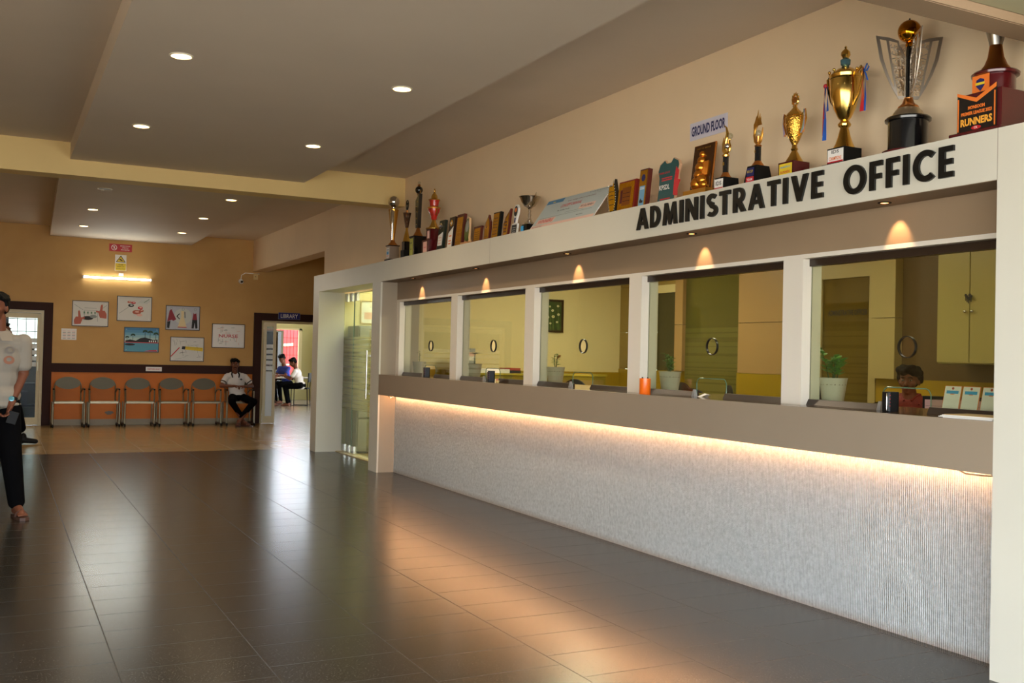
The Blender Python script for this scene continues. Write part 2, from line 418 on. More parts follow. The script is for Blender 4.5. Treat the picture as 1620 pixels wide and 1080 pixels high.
# far wall with two door openings
fw = MB()
DL, DR = (-1.25, .715), (4.534, 5.76)
zt = 2.025; zt2 = 1.99
fw.box(-3.3, DL[0], YF, YF+.2, 0, 3.55).box(DL[0], DL[1], YF, YF+.2, zt, 3.55).box(DL[1], DR[0], YF, YF+.2, 0, 3.55)
fw.box(DR[0], DR[1], YF, YF+.2, zt2, 3.55).box(DR[1], 9.2, YF, YF+.2, 0, 3.55)
struct(fw.build('wall_far', m_far), 'ochre far wall with orange dado')
struct(MB().box(.858, 4.39, YF-.022, YF-.001, .947, 1.102).build('trim_4', m_brown), 'dark brown rail across the far wall')
struct(MB().box(.858, 4.39, YF-.014, YF-.001, 0, .105).build('baseboard_far', mat('skirting_stone', '#9a8a6c', .5)), 'beige stone skirting')

# portal: ledge beam with columns
po = MB()
po.box(XF, XR, 2.45, 14.07, 2.2524, ZS)                       # header
po.box(XF, XR, 2.45, 3.035, 0, 2.2524)                      # near column
po.box(XF, 4.385, 13.795, 14.07, 0, 2.2524)                   # far column
po.box(XF, XF+.02, 11.237, 11.53, 0, 2.2524)
struct(po.build('wall_portal', m_portal), 'off-white portal framing counter and glass door')
struct(MB().box(XF+.02, 4.5, 11.237, 11.53, 0, 2.2524).build('wall_portal_column', m_colin), 'taupe column between door and counter')
struct(MB().box(XF+.002, XR, 3.035, 11.237, 2.2494, 2.2524).build('ceiling_soffit', m_soffit), 'brown soffit over the counter')
# seam lines
struct(MB().box(XF-.0006, XF, 3.033, 3.036, 2.252, ZS).box(XF-.0006, XF, 8.30, 8.303, 2.252, ZS).build('trim_5', mat('seam', '#9d9182', .6)))
struct(MB().box(XW, XR, 3.035, 11.237, 2.043, 2.2494).build('wall_fascia', m_fascia), 'taupe fascia above the windows')

WIN = [(9.632, 11.14, 10.33), (7.976, 9.47, 8.75), (6.306, 7.803, 7.07), (4.644, 6.142, 5.40), (3.10, 4.478, 3.77)]
pier = MB()
for a, b in ((9.47, 9.632), (7.803, 7.976), (6.142, 6.306), (4.478, 4.644), (11.14, 11.237)):
    pier.box(XW, 4.36, a, b, 1.157, 2.018)
pier.box(XW, 4.345, 3.035, 11.237, 2.018, 2.043)
struct(pier.build('wall_window_piers', m_frame), 'cream piers between the service windows')

# ------------------------------------------------------------------ service counter
ct = thing('service_counter', 'long taupe service counter with ribbed stone front lit from below the ledge', 'counter', (4.1, 7, 0))
ct.matrix_world = Matrix.Identity(4); ct.location = (0, 0, 0)
MB().box(XF, XF+.03, 3.035, 11.237, .917, 1.157).box(XF+.03, 4.22, 3.035, 11.237, .935, 1.13).build('counter_band', m_band, ct)
MB().box(XF+.03, 4.80, 3.035, 11.237, 1.13, 1.1568).build('counter_top', mat('polished_brown_counter', '#6b513a', .12, coat=.4), ct)
MB().box(4.218, 4.34, 3.035, 11.237, 0, .935).build('stone_front', m_rib, ct)
m_led = mat('warm_led', '#ffffff', .5, emit='#ffba80', es=46)
MB().box(4.165, 4.185, 3.06, 11.20, .922, .934).build('light_strip', m_led, ct)
MB().tube([(4.03, 10.98, .925), (4.06, 10.97, .895), (4.11, 10.98, .90), (4.12, 11.0, .925)], .006).build('wire_end', m_chrome, ct)
MB().tube([(4.05, 3.28, .925), (4.06, 3.22, .90), (4.06, 3.12, .902), (4.06, 3.04, .908)], .004).build('loose_cable', mat('cable_tan', '#a98d6e', .6), ct)

# ------------------------------------------------------------------ service windows
m_ring = mat('ring_dark', '#1c1a17', .3)
m_edge = mat('glass_edge', '#5f7f6c', .15)
for i, (y0, y1, yc) in enumerate(WIN):
    W = thing('window_%d' % (i+1), 'service window', 'window', (0, 0, 0)); del W['category']; del W['label']; W['kind'] = 'structure'
    s0, s1, sh = yc-.157, yc+.157, 1.283
    o_ = [(-y1, 1.158), (-s1, 1.158), (-s1, sh-.03), (-s1+.03, sh), (-s0-.03, sh), (-s0, sh-.03), (-s0, 1.158), (-y0, 1.158), (-y0, 2.018), (-y1, 2.018)]
    hole = ell(-yc, 1.5, .054, .054, 32)
    pn = MB().poly(o_, -.005, .005, [hole], T=Matrix(((0, 0, -1, XG), (-1, 0, 0, 0), (0, 1, 0, 0), (0, 0, 0, 1))))
    pn.build('glass_pane', m_pane, W)
    MB().lathe([(.054, -.008), (.059, -.008), (.059, .008), (.054, .008), (.054, -.008)], 32, T=faceW(XG, yc, 1.5), caps=False).build('speech_hole_ring', m_ring, W)
    MB().box(XG-.022, XG+.02, y0, y1, 1.975, 2.0175).build('top_channel', m_dark, W)
    b0 = MB().add([(XG-.03, s1, 1.157), (XG-.03, y1, 1.157), (XG-.012, y1, 1.19), (XG-.012, s1, 1.19), (XG+.02, s1, 1.157), (XG+.02, y1, 1.157), (XG+.02, y1, 1.19), (XG+.02, s1, 1.19)],
                  [(0, 3, 2, 1), (4, 5, 6, 7), (3, 7, 6, 2), (0, 4, 7, 3), (1, 2, 6, 5)])
    b0.build('bottom_channel', m_dark, W)
    b1 = MB().add([(XG-.03, y0, 1.157), (XG-.03, s0, 1.157), (XG-.012, s0, 1.19), (XG-.012, y0, 1.19), (XG+.02, y0, 1.157), (XG+.02, s0, 1.157), (XG+.02, s0, 1.19), (XG+.02, y0, 1.19)],
                  [(0, 3, 2, 1), (4, 5, 6, 7), (3, 7, 6, 2), (0, 4, 7, 3), (1, 2, 6, 5)])
    b1.build('bottom_channel', m_dark, W)
    MB().tube([(XG, s1, 1.16), (XG, s1, sh-.03), (XG, s1-.012, sh-.008), (XG, s1-.03, sh), (XG, s0+.03, sh), (XG, s0+.012, sh-.008), (XG, s0, sh-.03), (XG, s0, 1.16)], .0032, 6).build('slot_edge', m_edge, W)
    MB().taper(.03, .03, 1.157, .012, .016, 1.205, c=(XG-.02, s1)).build('glass_clip', glass_mat('clip_glass', '#f2f2ee', haze=.5, hazecol='#dddddd'), W)

# ------------------------------------------------------------------ hall lamps
m_lamp = mat('lamp_diffuser', '#ffffff', .5, emit='#ffd490', es=12)
m_lring = mat('lamp_ring', '#e6ddc8', .4)
def downlight(x, y, zc, r, label, grp, on=True, e=30):
    t = thing('downlight', label, 'ceiling lamp', (x, y, zc), 0, grp)
    MB().lathe([(r*.86, -.001), (r*.88, -.008), (r, -.007), (r*1.05, -.0005), (r*1.04, .0)], 28, caps=False).build('rim', m_lring, t)
    MB().lathe([(1e-6, -.004), (r*.86, -.0042), (r*.86, -.0005)], 28).build('diffuser', m_lamp if on else mat('unlit_diffuser', '#8b8275', .5), t)
    if on:
        l = bpy.data.lights.new('downlight_beam', 'AREA'); l.shape = 'DISK'; l.size = r*1.5; l.energy = e; l.color = (1, .80, .55)
        o = bpy.data.objects.new('downlight_beam', l); C.objects.link(o); o.parent = t; o.location = (0, 0, -.012)
        l.spread = math.radians(150)
    return t
DLs = [(1.037, 6.95, 'lit round downlight above the hall, nearest on the left side'), (1.072, 9.336, 'lit round downlight on the left side just before the cross beam'),
       (2.597, 6.936, 'lit round downlight above the hall, nearest the trophy ledge'), (2.609, 9.314, 'lit round downlight on the right side just before the cross beam'),
       (1.151, 15.386, 'small lit downlight beyond the beam, left row, next to the unlit one'), (1.185, 17.57, 'small lit downlight at the far wall, left row'),
       (2.652, 13.266, 'small lit downlight just beyond the beam, right row'), (2.674, 15.372, 'small lit downlight in the middle of the far right row'),
       (2.705, 17.524, 'small lit downlight at the far wall, right row')]
for x, y, lb in DLs: downlight(x, y, 3.355, .075, lb, 'round ceiling downlights', e=(18 if y < 11 else 7))
downlight(1.125, 13.296, 3.355, .085, 'unlit round ceiling fitting just beyond the cross beam', 'round ceiling downlights', on=False)
# small spots in the soffit that wash the fascia
m_spot = mat('spot_glow', '#ffffff', .5, emit='#ffa65a', es=9)
for y, lb in ((10.45, 'tiny recessed spot in the soffit above the farthest window'), (8.80, 'tiny recessed spot in the soffit above the second farthest window'),
              (7.05, 'tiny recessed spot in the soffit above the middle window'), (5.405, 'tiny recessed spot in the soffit above the second nearest window'),
              (3.77, 'tiny recessed spot in the soffit above the nearest window')):
    t = thing('recessed_spot', lb, 'spot lamp', (4.10, y, 2.2494), 0, 'recessed spots under the ledge')
    MB().lathe([(.022, -.001), (.024, -.005), (.034, -.004), (.035, -.0002)], 24, caps=False).build('rim', m_bkm, t)
    MB().lathe([(1e-6, -.002), (.022, -.002), (.022, -.0005)], 20).build('lens', m_spot, t)
    l = bpy.data.lights.new('spot_beam', 'SPOT'); l.energy = 8; l.color = (1, .62, .32); l.spot_size = math.radians(56); l.spot_blend = .7; l.shadow_soft_size = .008
    o = bpy.data.objects.new('spot_beam', l); C.objects.link(o); o.parent = t; o.location = (.01, 0, -.02)
    o.rotation_euler = (0, math.radians(-31), 0)

# fluorescent tube on the far wall
t = thing('tube_light', 'glowing white fluorescent tube mounted on the far wall', 'tube light', (1.906, YF, 2.655))
m_tube = mat('tube_glow', '#ffffff', .5, emit='#fbffff', es=16)
MB().box(-.575, .575, -.03, -.002, -.014, .014).build('batten', m_wh, t)
MB().tube([(-.57, -.048, 0), (.57, -.048, 0)], .0165, 12).build('lamp_tube', m_tube, t)
for sx_ in (-1, 1): MB().box(sx_*.581-.012, sx_*.581+.012, -.06, -.002, -.02, .02).build('end_cap', m_wh, t)
MB().box(.02, .10, -.02, -.002, .05, .10).build('connection_box', m_wh, t)
l = bpy.data.lights.new('tube_beam', 'AREA'); l.shape = 'RECTANGLE'; l.size = 1.14; l.size_y = .05; l.energy = 12; l.color = (.93, 1, .93)
o = bpy.data.objects.new('tube_beam', l); C.objects.link(o); o.parent = t; o.location = (0, -.085, 0); o.rotation_euler = (math.radians(-90), 0, 0)

# ------------------------------------------------------------------ glass door beside the counter
D = thing('door_3', 'x', 'x'); del D['label']; del D['category']; D['kind'] = 'structure'
MB().box(4.380, 4.390, 13.36, 13.795, .02, 2.235).build('fixed_glass', m_door_glass, D)
MB().box(4.380, 4.390, 11.56, 13.345, .02, 2.235).build('door_leaf', m_door_glass, D)
MB().box(4.378, 4.392, 13.345, 13.36, .02, 2.235).build('glass_joint', m_edge, D)
for z0, z1 in ((2.12, 2.235), (.02, .12)):
    for y in (13.20, 13.42, 13.62):
        MB().box(4.365, 4.405, y, y+.10, z0, z1).build('patch_fitting', m_chrome, D)
MB().tube([(4.33, 12.62, .80), (4.33, 12.62, 1.44)], .013, 12).box(4.33, 4.38, 12.61, 12.63, .86, .88).box(4.33, 4.38, 12.61, 12.63, 1.36, 1.38).build('pull_handle', m_chrome, D)
struct(MB().box(4.37, 4.42, 11.53, 11.56, 0, 2.252).build('trim_6', mat('olive_jamb', '#6a4a10', .4)))
struct(MB().box(4.30, 4.46, 11.53, 13.795, .0041, .012).build('trim_7', mat('cream_threshold', '#d8c79c', .25)), 'cream marble threshold')
# vestibule behind the glass door
m_cream = mat('office_cream_wall', '#e3d3a0', .7, noise=.02, nscale=2)
struct(MB().box(4.42, 6.4, 13.90, 13.949, 0, 3.4).build('wall_vestibule', m_cream))
struct(MB().box(6.4, 6.5, 11.62, 13.95, 0, 3.4).build('wall_vestibule_end', m_cream))
fc = thing('filing_cabinet', 'grey steel filing cabinet seen through the striped glass door', 'cabinet', (4.80, 13.60, 0.004))
m_fc = mat('cabinet_grey', '#8d8f8c', .4)
MB().box(-.33, .33, -.18, .29, .02, 1.78).build('body', m_fc, fc, bevel=.006)
for k in range(4):
    d = MB().box(-.31, .31, -.197, -.18, .07+k*.43, .47+k*.43).build('drawer', mat('drawer_grey', '#9fa09a', .4), fc, bevel=.004)
    MB().box(-.07, .07, -.215, -.197, .27+k*.43, .29+k*.43).build('handle', m_chrome, d)
MB().box(-.3, .3, -.15, .25, 0, .02).build('plinth', m_bkm, fc)
p = thing('framed_print', 'pale framed print on the wall above the grey filing cabinet', 'picture', (4.74, 13.90, 1.995))
MB().poly(rect(-.09, .22, -.17, .17), 0, .015, [rect(-.075, .205, -.155, .155)], T=faceS(0, 0, 0)).build('frame', mat('pale_wood', '#b59a63', .5), p)
MB().m(m_wh).poly(rect(-.075, .205, -.155, .155), 0, .006, T=faceS(0, 0, 0)).m(m_pink).poly(rect(-.03, .12, -.10, 0), .006, .007, T=faceS(0, 0, 0)).build('print', m_wh, p)

# ------------------------------------------------------------------ office behind the windows
m_olive = mat('olive_yellow_panel', '#a38413', .4)
m_panel = mat('office_tan_panel', '#b08c5c', .45, noise=.03, nscale=1)
m_panel2 = mat('office_panel_olive', '#978044', .45)
m_tall = mat('office_brown_panel', '#5f4a28', .45)
m_cab = mat('cabinet_khaki', '#a99a5e', .35)
struct(MB().box(4.45, XB+.1, YE, YE+.11, 1.222, 2.9).build('wall_office_end', m_cream), 'cream end wall of the office')
struct(MB().box(4.45, XB+.1, YE-.02, YE+.11, 0, 1.222).build('wall_office_dado', m_olive))
of = MB()
of.m(m_cream).box(XB, XB+.12, 2.4, YE, 2.43, 2.9)
of.m(m_olive).box(XB-.012, XB+.12, 10.10, YE, 0, 1.27).box(XB-.012, XB+.12, 7.80, 9.045, 0, 1.272).box(XB-.012, XB+.12, 2.4, 7.02, 0, 1.272)
of.m(m_panel2).box(XB, XB+.12, 10.66, YE, 1.274, 1.760).box(XB, XB+.12, 10.66, YE, 1.766, 2.364).box(XB, XB+.12, 10.66, YE, 2.37, 2.43)
of.m(m_cream).box(XB, XB+.12, 10.22, 10.66, 2.26, 2.36).m(m_panel2).box(XB, XB+.12, 10.22, 10.66, 2.36, 2.43)
of.m(m_panel).box(XB-.03, XB+.12, 10.06, 10.22, 1.272, 1.842).box(XB-.03, XB+.12, 10.06, 10.22, 1.848, 2.43)
of.box(XB, XB+.12, 7.86, 9.045, 1.276, 1.842).box(XB, XB+.12, 7.86, 9.045, 1.848, 2.408).box(XB, XB+.12, 7.0, 9.045, 2.412, 2.43)
m_post = mat('post_cream_tan', '#b09c66', .45)
of.m(m_post).box(XB-.02, XB+.12, 7.72, 7.86, 0, 2.41).box(XB-.02, XB+.12, 7.0, 7.09, 0, 2.41).box(XB-.02, XB+.12, 7.09, 7.72, 2.265, 2.41)
of.box(XB-.10, XB+.12, 6.70, 7.0, 1.275, 1.845).box(XB-.10, XB+.12, 6.70, 7.0, 1.851, 2.412).box(XB-.10, XB+.12, 6.70, 7.0, 2.418, 2.9)
of.m(m_tall).box(XB, XB+.12, 2.4, 6.70, 1.272, 2.43)
struct(of.build('wall_office_back', m_panel), 'panelled back wall of the office')
struct(MB().box(XB+.02, XB+.05, 9.05, 10.06, 0, 2.43).build('window_6', m_off_glass), 'striped frosted glass partition')
struct(MB().box(XB+.03, XB+.06, 10.22, 10.66, 0, 2.26).build('window_7', mat('dim_glass', '#3b3a22', .2)), 'dark glass panel')
D = thing('door_4', 'x', 'x'); del D['label']; del D['category']; D['kind'] = 'structure'
MB().box(XB+.0, XB+.03, 7.09, 7.72, 0, 2.265).build('glass_leaf', glass_mat('officer_door_glass', '#c8b878', hazecol='#8a7636', haze=.6, stripes=(.5, 1.78, .3, 15)), D)
q = MB(); text_mb(q, 'ADMINISTRATIVE OFFICER', faceW(XB-.002, 7.385, 1.918), .055, .52, bold=.02); q.build('lettering', m_ink, D)
struct(MB().box(XB+.7, XB+.8, 6.5, YE, 0, 2.9).build('wall_cabin_back', mat('cabin_wall', '#9c8c50', .7)))
struct(MB().box(4.61, XB+.9, 2.4, YE, 2.9, 3.0).build('ceiling_office', mat('office_ceiling', '#e8e2cc', .7)))
struct(MB().box(XF, XB+.9, 2.3, 2.449, 0, 2.85).build('wall_office_near', m_cream))
# wall cabinet
wc = thing('wall_cabinet', 'khaki two-door wall cabinet above the seated clerk in the red shirt', 'cabinet', (7.37, 5.35, 1.426))
MB().box(-.16, .17, -.75, .665, 0, 1.35).build('body', m_cab, wc)
for y0, y1, ky in ((.345, .66, .375), (-.03, .335, .305), (-.40, -.04, -.08), (-.745, -.41, -.44)):
    d = MB().box(-.18, -.16, y0, y1, .01, 1.34).build('door', m_cab, wc, bevel=.002)
    MB().ball(.013, (-.195, ky, .44), 8).build('knob', m_chrome, d)
kb = thing('key_bunch', 'dark bunch of keys hanging from the khaki wall cabinet door', 'keys', (7.185, 5.69, 1.99))
for k in range(5):
    MB().poly(ell(0, 0, .012, .012, 12)+[], -.002, .002, T=faceW(-.006-.004*k, .03-.016*k, .01-.012*(k % 3))).poly(rect(-.004, .004, -.045, -.008), -.0015, .0015, T=faceW(-.006-.004*k, .03-.016*k, .01-.012*(k % 3))).build('key', m_ink, kb)
# painting
p = thing('flower_painting', 'dark green painting of pale daisies on the cream office wall', 'painting', (6.46, YE, 1.95))
T = faceS(0, -.002, 0)
MB().poly(rect(-.21, .18, -.215, .215), 0, .025, [rect(-.185, .155, -.19, .19)], T=T).build('frame', mat('painting_frame', '#2a1c0e', .4), p)
q = MB().m(mat('painting_green', '#25461a', .5, noise=.35, nscale=9)).poly(rect(-.185, .155, -.19, .19), 0, .008, T=T)
for fx, fy, r in ((-.14, .15, .022), (-.02, .12, .016), (-.07, .10, .018), (.02, .07, .02), (-.12, .045, .021), (-.15, -.01, .019), (-.05, -.02, .023), (.03, -.01, .024), (-.09, -.07, .019), (-.01, -.10, .016), (.10, .13, .018), (.11, .02, .02), (.09, -.08, .017)):
    q.m(mat('daisy_white', '#d8cfa8', .6)).poly(ell(fx, fy, r, r*.8, 10), .008, .0095, T=T).m(m_yel).poly(ell(fx, fy, r*.35, r*.3, 8), .0095, .0105, T=T)
    q.m(mat('stem_green', '#5d7a33', .6)).poly([(fx-.002, fy-r), (fx+.01, -.185), (fx+.014, -.185), (fx+.002, fy-r)], .008, .0088, T=T)
q.build('canvas', m_grn, p)
# ledge bits in front of the end wall
lc = thing('low_cabinet', 'olive low cabinet along the cream end wall of the office', 'cabinet', (5.95, YE-.25, 0))
MB().box(-.95, 1.1, -.19, .2, 0, 1.17).build('body', mat('low_cabinet_olive', '#8a7a26', .4), lc)
MB().box(-.96, 1.12, -.2, .2, 1.17, 1.195).build('top', mat('cabinet_top_olive', '#b8a53a', .3), lc)
for k in range(3): MB().box(-.90+.67*k, -.28+.67*k, -.205, -.19, .08, 1.12).build('door', m_panel2, lc)
bk = tag(MB().box(-.12, .12, -.09, .09, 0, .035).build('book', mat('navy_cover', '#1c2230', .5), loc=(5.72, YE-.28, 1.195)), 'dark navy book lying under a red one on the low cabinet', 'book')
bk = tag(MB().box(-.10, .11, -.08, .09, 0, .03).build('book', mat('red_cover', '#a8443a', .5), loc=(5.73, YE-.28, 1.230)), 'red book lying on a dark book on the low cabinet', 'book')
st = thing('paper_stack', 'tall uneven stack of papers and files beside the second farthest window', 'papers', (5.06, YE-.3, 1.195))
for k in range(6):
    MB().box(-.12+.006*(k % 3), .14-.01*(k % 2), -.1, .1, k*.05, k*.05+.046).build('file', [m_wh, m_pink, m_grey][k % 3], st)
MB().taper(.15, .12, .30, .07, .08, .36, c=(0, 0)).build('folded_sheet', m_wh, st)
tp = thing('paper_tray', 'shallow cream paper tray on the low cabinet behind the bowed head', 'tray', (5.435, YE-.30, 1.195))
MB().box(-.22, .22, -.12, .12, 0, .012).box(-.22, .22, -.125, -.115, 0, .05).box(-.22, .22, .115, .125, 0, .05).build('tray_body', m_wh, tp)
MB().box(-.2, .2, -.11, .11, .012, .03).build('sheets', m_pink, tp)
# desk line behind the counter
dk = thing('office_desk', 'brown office desk running behind the service windows', 'desk', (5.9, 7, 0))
MB().box(-.35, .4, -4.2, 3.2, .72, .75).build('desk_top', m_panel, dk)
for y in (-4.1, -1.8, .7, 3.1): MB().box(-.3, .35, y-.02, y+.02, 0, .72).build('leg_panel', m_tall, dk)
def office_chair(x, y, rz, label):
    t = thing('office_chair', label, 'chair', (x, y, 0.0), rz, 'black mesh office chairs')
    for k in range(5):
        a = 2*PI*k/5
        lg = MB().tube([(0, 0, .09), (.28*math.cos(a), .28*math.sin(a), .07)], [.025, .015], 8).build('base_leg', m_bkm, t)
        MB().cyl(.028, -.012, .012, 12, T=Matrix.Translation((.29*math.cos(a), .29*math.sin(a), .03)) @ Matrix.Rotation(PI/2, 4, 'X') @ Matrix.Rotation(a, 4, 'Y')).build('castor', m_bkm, lg)
    MB().cyl(.028, .09, .45, 12).build('gas_post', m_chrome, t)
    MB().box(-.24, .24, -.24, .24, .45, .52).build('seat', mat('seat_fabric', '#16161a', .9), t, bevel=.03)
    q = MB(); q.poly([(x_, z_) for x_, z_ in ell(0, 0, .24, .27, 28)], -.012, .012, T=Matrix.Translation((0, .25, .88)) @ Matrix.Rotation(PI/2, 4, 'X'))
    q.build('backrest', mat('mesh_back', '#1d1c17', .9), t)
    MB().tube([(0, .2, .46), (0, .30, .52), (0, .27, .80)], .02).build('back_post', m_bkm, t)
office_chair(6.75, 8.6, -PI/2-.5, 'black mesh office chair showing above the counter left of the bent head')
office_chair(6.85, 9.5, -PI/2, 'black mesh office chair at the right edge of the middle window')
mo = thing('computer_monitor', 'black-framed monitor with a pink ruled screen beside the clerk', 'monitor', (6.05, 4.82, .75), math.radians(-50))
MB().box(-.27, .27, -.012, .02, .09, .44).build('housing', m_bkm, mo, bevel=.006)
q = MB().m(mat('screen_pink', '#8a6a66', .4, emit='#a07c78', es=.25)).box(-.255, .255, -.0135, -.012, .105, .415)
for k in range(9): q.m(m_ink).box(-.25, .25, -.0142, -.0135, .13+k*.03, .1315+k*.03)
q.build('screen', m_ink, mo)
MB().cyl(.09, 0, .012).cyl(.02, .012, .12).build('stand', m_bkm, mo)
m_offl = mat('added_office_panel', '#ffffff', .5, emit='#ffe9b0', es=5)
for x, y in ((5.3, 4.2), (5.9, 6.8), (5.9, 9.6)):  # panels and lamps out of view, added to brighten the office
    lp = thing('added_panel_light', {4.2: 'added unseen panel light inside the office nearest the wall cabinet', 6.8: 'added unseen panel light in the middle of the office', 9.6: 'added unseen panel light at the far end of the office'}[y], 'ceiling lamp', (x, y, 2.9), 0, 'added office panel lights')
    MB().box(-.3, .3, -.3, .3, -.02, -.001).build('frame', m_wh, lp)
    MB().box(-.28, .28, -.28, .28, -.0215, -.02).build('diffuser', m_offl, lp)
    l = bpy.data.lights.new('added_panel_beam', 'AREA'); l.size = .55; l.energy = 23 if y < 9 else 62; l.color = (1, .93, .72)
    o = bpy.data.objects.new('added_panel_beam', l); C.objects.link(o); o.parent = lp; o.location = (0, 0, -.03)

# ------------------------------------------------------------------ doors of the far wall
m_al = mat('cream_aluminium', '#cdbb88', .4)
m_dg = glass_mat('pane_with_bands', '#a9afa9', refl=.12)
m_frost = mat('frosted_band', '#dfe6e4', .5)
def doorframe(n, x0, x1, z, wdt, lab):
    D = thing('door_%d' % n, 'x', 'x'); del D['category']; D['kind'] = 'structure'; D['label'] = lab
    q = MB().box(x0-wdt, x0, YF-.05, YF-.001, 0, z+wdt).box(x1, x1+wdt, YF-.05, YF-.001, 0, z+wdt).box(x0, x1, YF-.05, YF-.001, z, z+wdt)
    q.build('architrave', m_brown, D)
    q = MB().box(x0, x0+.045, YF-.02, YF+.1, 0, z).box(x1-.045, x1, YF-.02, YF+.1, 0, z).box(x0+.045, x1-.045, YF-.02, YF+.1, z-.045, z)
    q.build('inner_frame', m_al, D)
    return D
def leaf(D, T, w_, h_, panel=False, stripes=(1.0, 1.52)):
    q = MB().box(0, .055, -.02, .02, 0, h_, T).box(w_-.055, w_, -.02, .02, 0, h_, T).box(.055, w_-.055, -.02, .02, h_-.085, h_, T).box(.055, w_-.055, -.02, .02, 0, .13, T)
    lf = q.build('door_leaf', m_al, D)
    MB().box(.055, w_-.055, -.004, .004, .13, h_-.085, T).build('glass', m_dg, lf)
    if stripes:
        z = stripes[1]; q = MB()
        for k in range(5): q.box(.056, w_-.056, -.006, -.0045, z-.075, z, T); z -= .105
        if panel: q.box(.056, w_-.056, -.006, -.0045, .131, z, T)
        q.build('frosted_film', m_frost, lf)
    MB().box(w_-.05, w_-.03, -.05, -.02, .95, 1.12, T).build('handle', m_steel, lf)
    return lf
D1 = doorframe(1, DL[0], DL[1], 2.025, .143, 'dark framed glass door at the far left')
leaf(D1, Matrix.Translation((DL[1]-.045-.85, YF+.04, .01)), .85, 1.96)
leaf(D1, Matrix.Translation((DL[0]+.045, YF+.04, .01)), 1.02, 1.96)
D2 = doorframe(2, DR[0], DR[1], 1.99, .145, 'dark framed library doorway')
lf = leaf(D2, Matrix.Translation((DR[0]+.05, YF-.02, .01)) @ Matrix.Rotation(math.radians(-12), 4, 'Z'), .235, 1.95, panel=True)
sg = thing('library_sign', 'blue door sign reading LIBRARY in white above the doorway', 'sign', (5.064, YF-.05, 2.093))
MB().m(mat('sign_blue', '#1d2270', .4)).poly(rect(-.21, .21, -.062, .062), 0, .006, T=faceS(0, 0, 0)).m(m_grey).poly(rect(-.215, .215, -.067, .067), 0, .005, [rect(-.21, .21, -.062, .062)], T=faceS(0, 0, 0)).build('plate', m_navy, sg)
q = MB(); text_mb(q, 'LIBRARY', faceS(0, -.006, 0), .078, .34, bold=.012); q.build('lettering', m_wh, sg)

# ------------------------------------------------------------------ library beyond the doorway
m_lw = mat('library_wall', '#c9c48e', .7)
lb = MB().box(3.0, 3.1, 19.7, 29.2, 0, 3.2).box(12.0, 12.1, 19.7, 20.5, 0, 3.2).box(12.0, 12.1, 28.4, 29.2, 0, 3.2).box(12.0, 12.1, 20.5, 28.4, 0, .8).box(12.0, 12.1, 20.5, 28.4, 2.6, 3.2)  # right wall gets unseen window openings, added to bring daylight in
for k_ in range(1, 4): lb.box(12.0, 12.1, 20.5+2*k_-.1, 20.5+2*k_+.1, .8, 2.6)
WX0, WX1, WZ0, WZ1 = 6.60, 7.93, .62, 2.08
lb.box(3.0, WX0, 29.0, 29.15, 0, 2.42).box(WX1, 12.1, 29.0, 29.15, 0, 2.42).box(3.0, 5.9, 29.0, 29.15, 2.42, 3.2).box(8.9, 12.1, 29.0, 29.15, 2.42, 3.2).box(5.9, 8.9, 29.0, 29.15, 3.12, 3.2).box(WX0, WX1, 29.0, 29.15, 0, WZ0).box(WX0, WX1, 29.0, 29.15, WZ1, 2.42).box(WX0, WX1, 29.0, 29.15, 3.12, 3.2)
struct(lb.build('wall_library', m_lw), 'pale walls of the library')
struct(MB().box(3.0, 12.1, 19.71, 29.2, 3.2, 3.3).build('ceiling_library', m_ceil))
struct(MB().box(8.35, 8.6, 27.2, 29, 0, 3.2).build('wall_library_pier', mat('pier_white', '#d8d8c8', .6)))
Wd = thing('window_8', 'x', 'x'); del Wd['category']; Wd['kind'] = 'structure'; Wd['label'] = 'barred library window'
MB().box(WX0, WX0+.06, 28.95, 29.05, WZ0, WZ1).box(WX1-.09, WX1, 28.95, 29.05, WZ0, WZ1).box(WX0, WX1, 28.95, 29.05, WZ1-.05, WZ1).box(WX0, WX1, 28.95, 29.05, WZ0, WZ0+.05).build('window_frame', mat('window_cream', '#e8e0b0', .5), Wd)
q = MB()
for k in range(13): q.box(WX0+.1*k, WX0+.1*k+.008, 29.03, 29.04, WZ0, WZ1)
for k in range(6): q.box(WX0, WX1, 29.03, 29.04, .8+k*.25, .808+k*.25)
q.build('grille', m_bkm, Wd)
sh = thing('red_hoarding', 'bright red sheet wall standing outside the library window', 'hoarding', (7.2, 30.2, 0))
MB().box(-1.2, .98, 0, .05, 0, 2.3).build('sheet', mat('red_sheet', '#e0485a', .6), sh)
MB().add([(-1.2, -.02, 1.42), (.8, -.02, 1.58), (.8, -.02, 1.66), (-1.2, -.02, 1.50)], [(0, 1, 2, 3)]).box(-1.2, .8, -.03, -.001, .98, 1.03).build('rail', m_wh, sh)
bc = thing('bookcase', 'grey glass-fronted bookcase beside the library window', 'bookcase', (6.75, 28.3, 0))
m_bc = mat('bookcase_grey', '#7d7a5e', .45)
MB().box(-.75, -.70, 0, .45, 0, 2.0).box(.40, .47, 0, .45, 0, 2.0).box(-.70, .40, .42, .45, 0, 2.0).box(-.70, .40, 0, .45, 1.95, 2.0).box(-.70, .40, 0, .45, 0, .1).box(-.70, .40, 0, .04, .80, .88).build('carcass', m_bc, bc)
for z in (.45, .85, 1.25, 1.6): MB().box(-.70, .40, .03, .42, z, z+.02).build('shelf', m_bc, bc)
MB().box(-.70, .40, .0, .006, .88, 1.95).box(-.70, .40, .0, .006, .1, .80).build('glass_door', glass_mat('bookcase_glass', '#55605e'), bc)
rnd = random.Random(3)
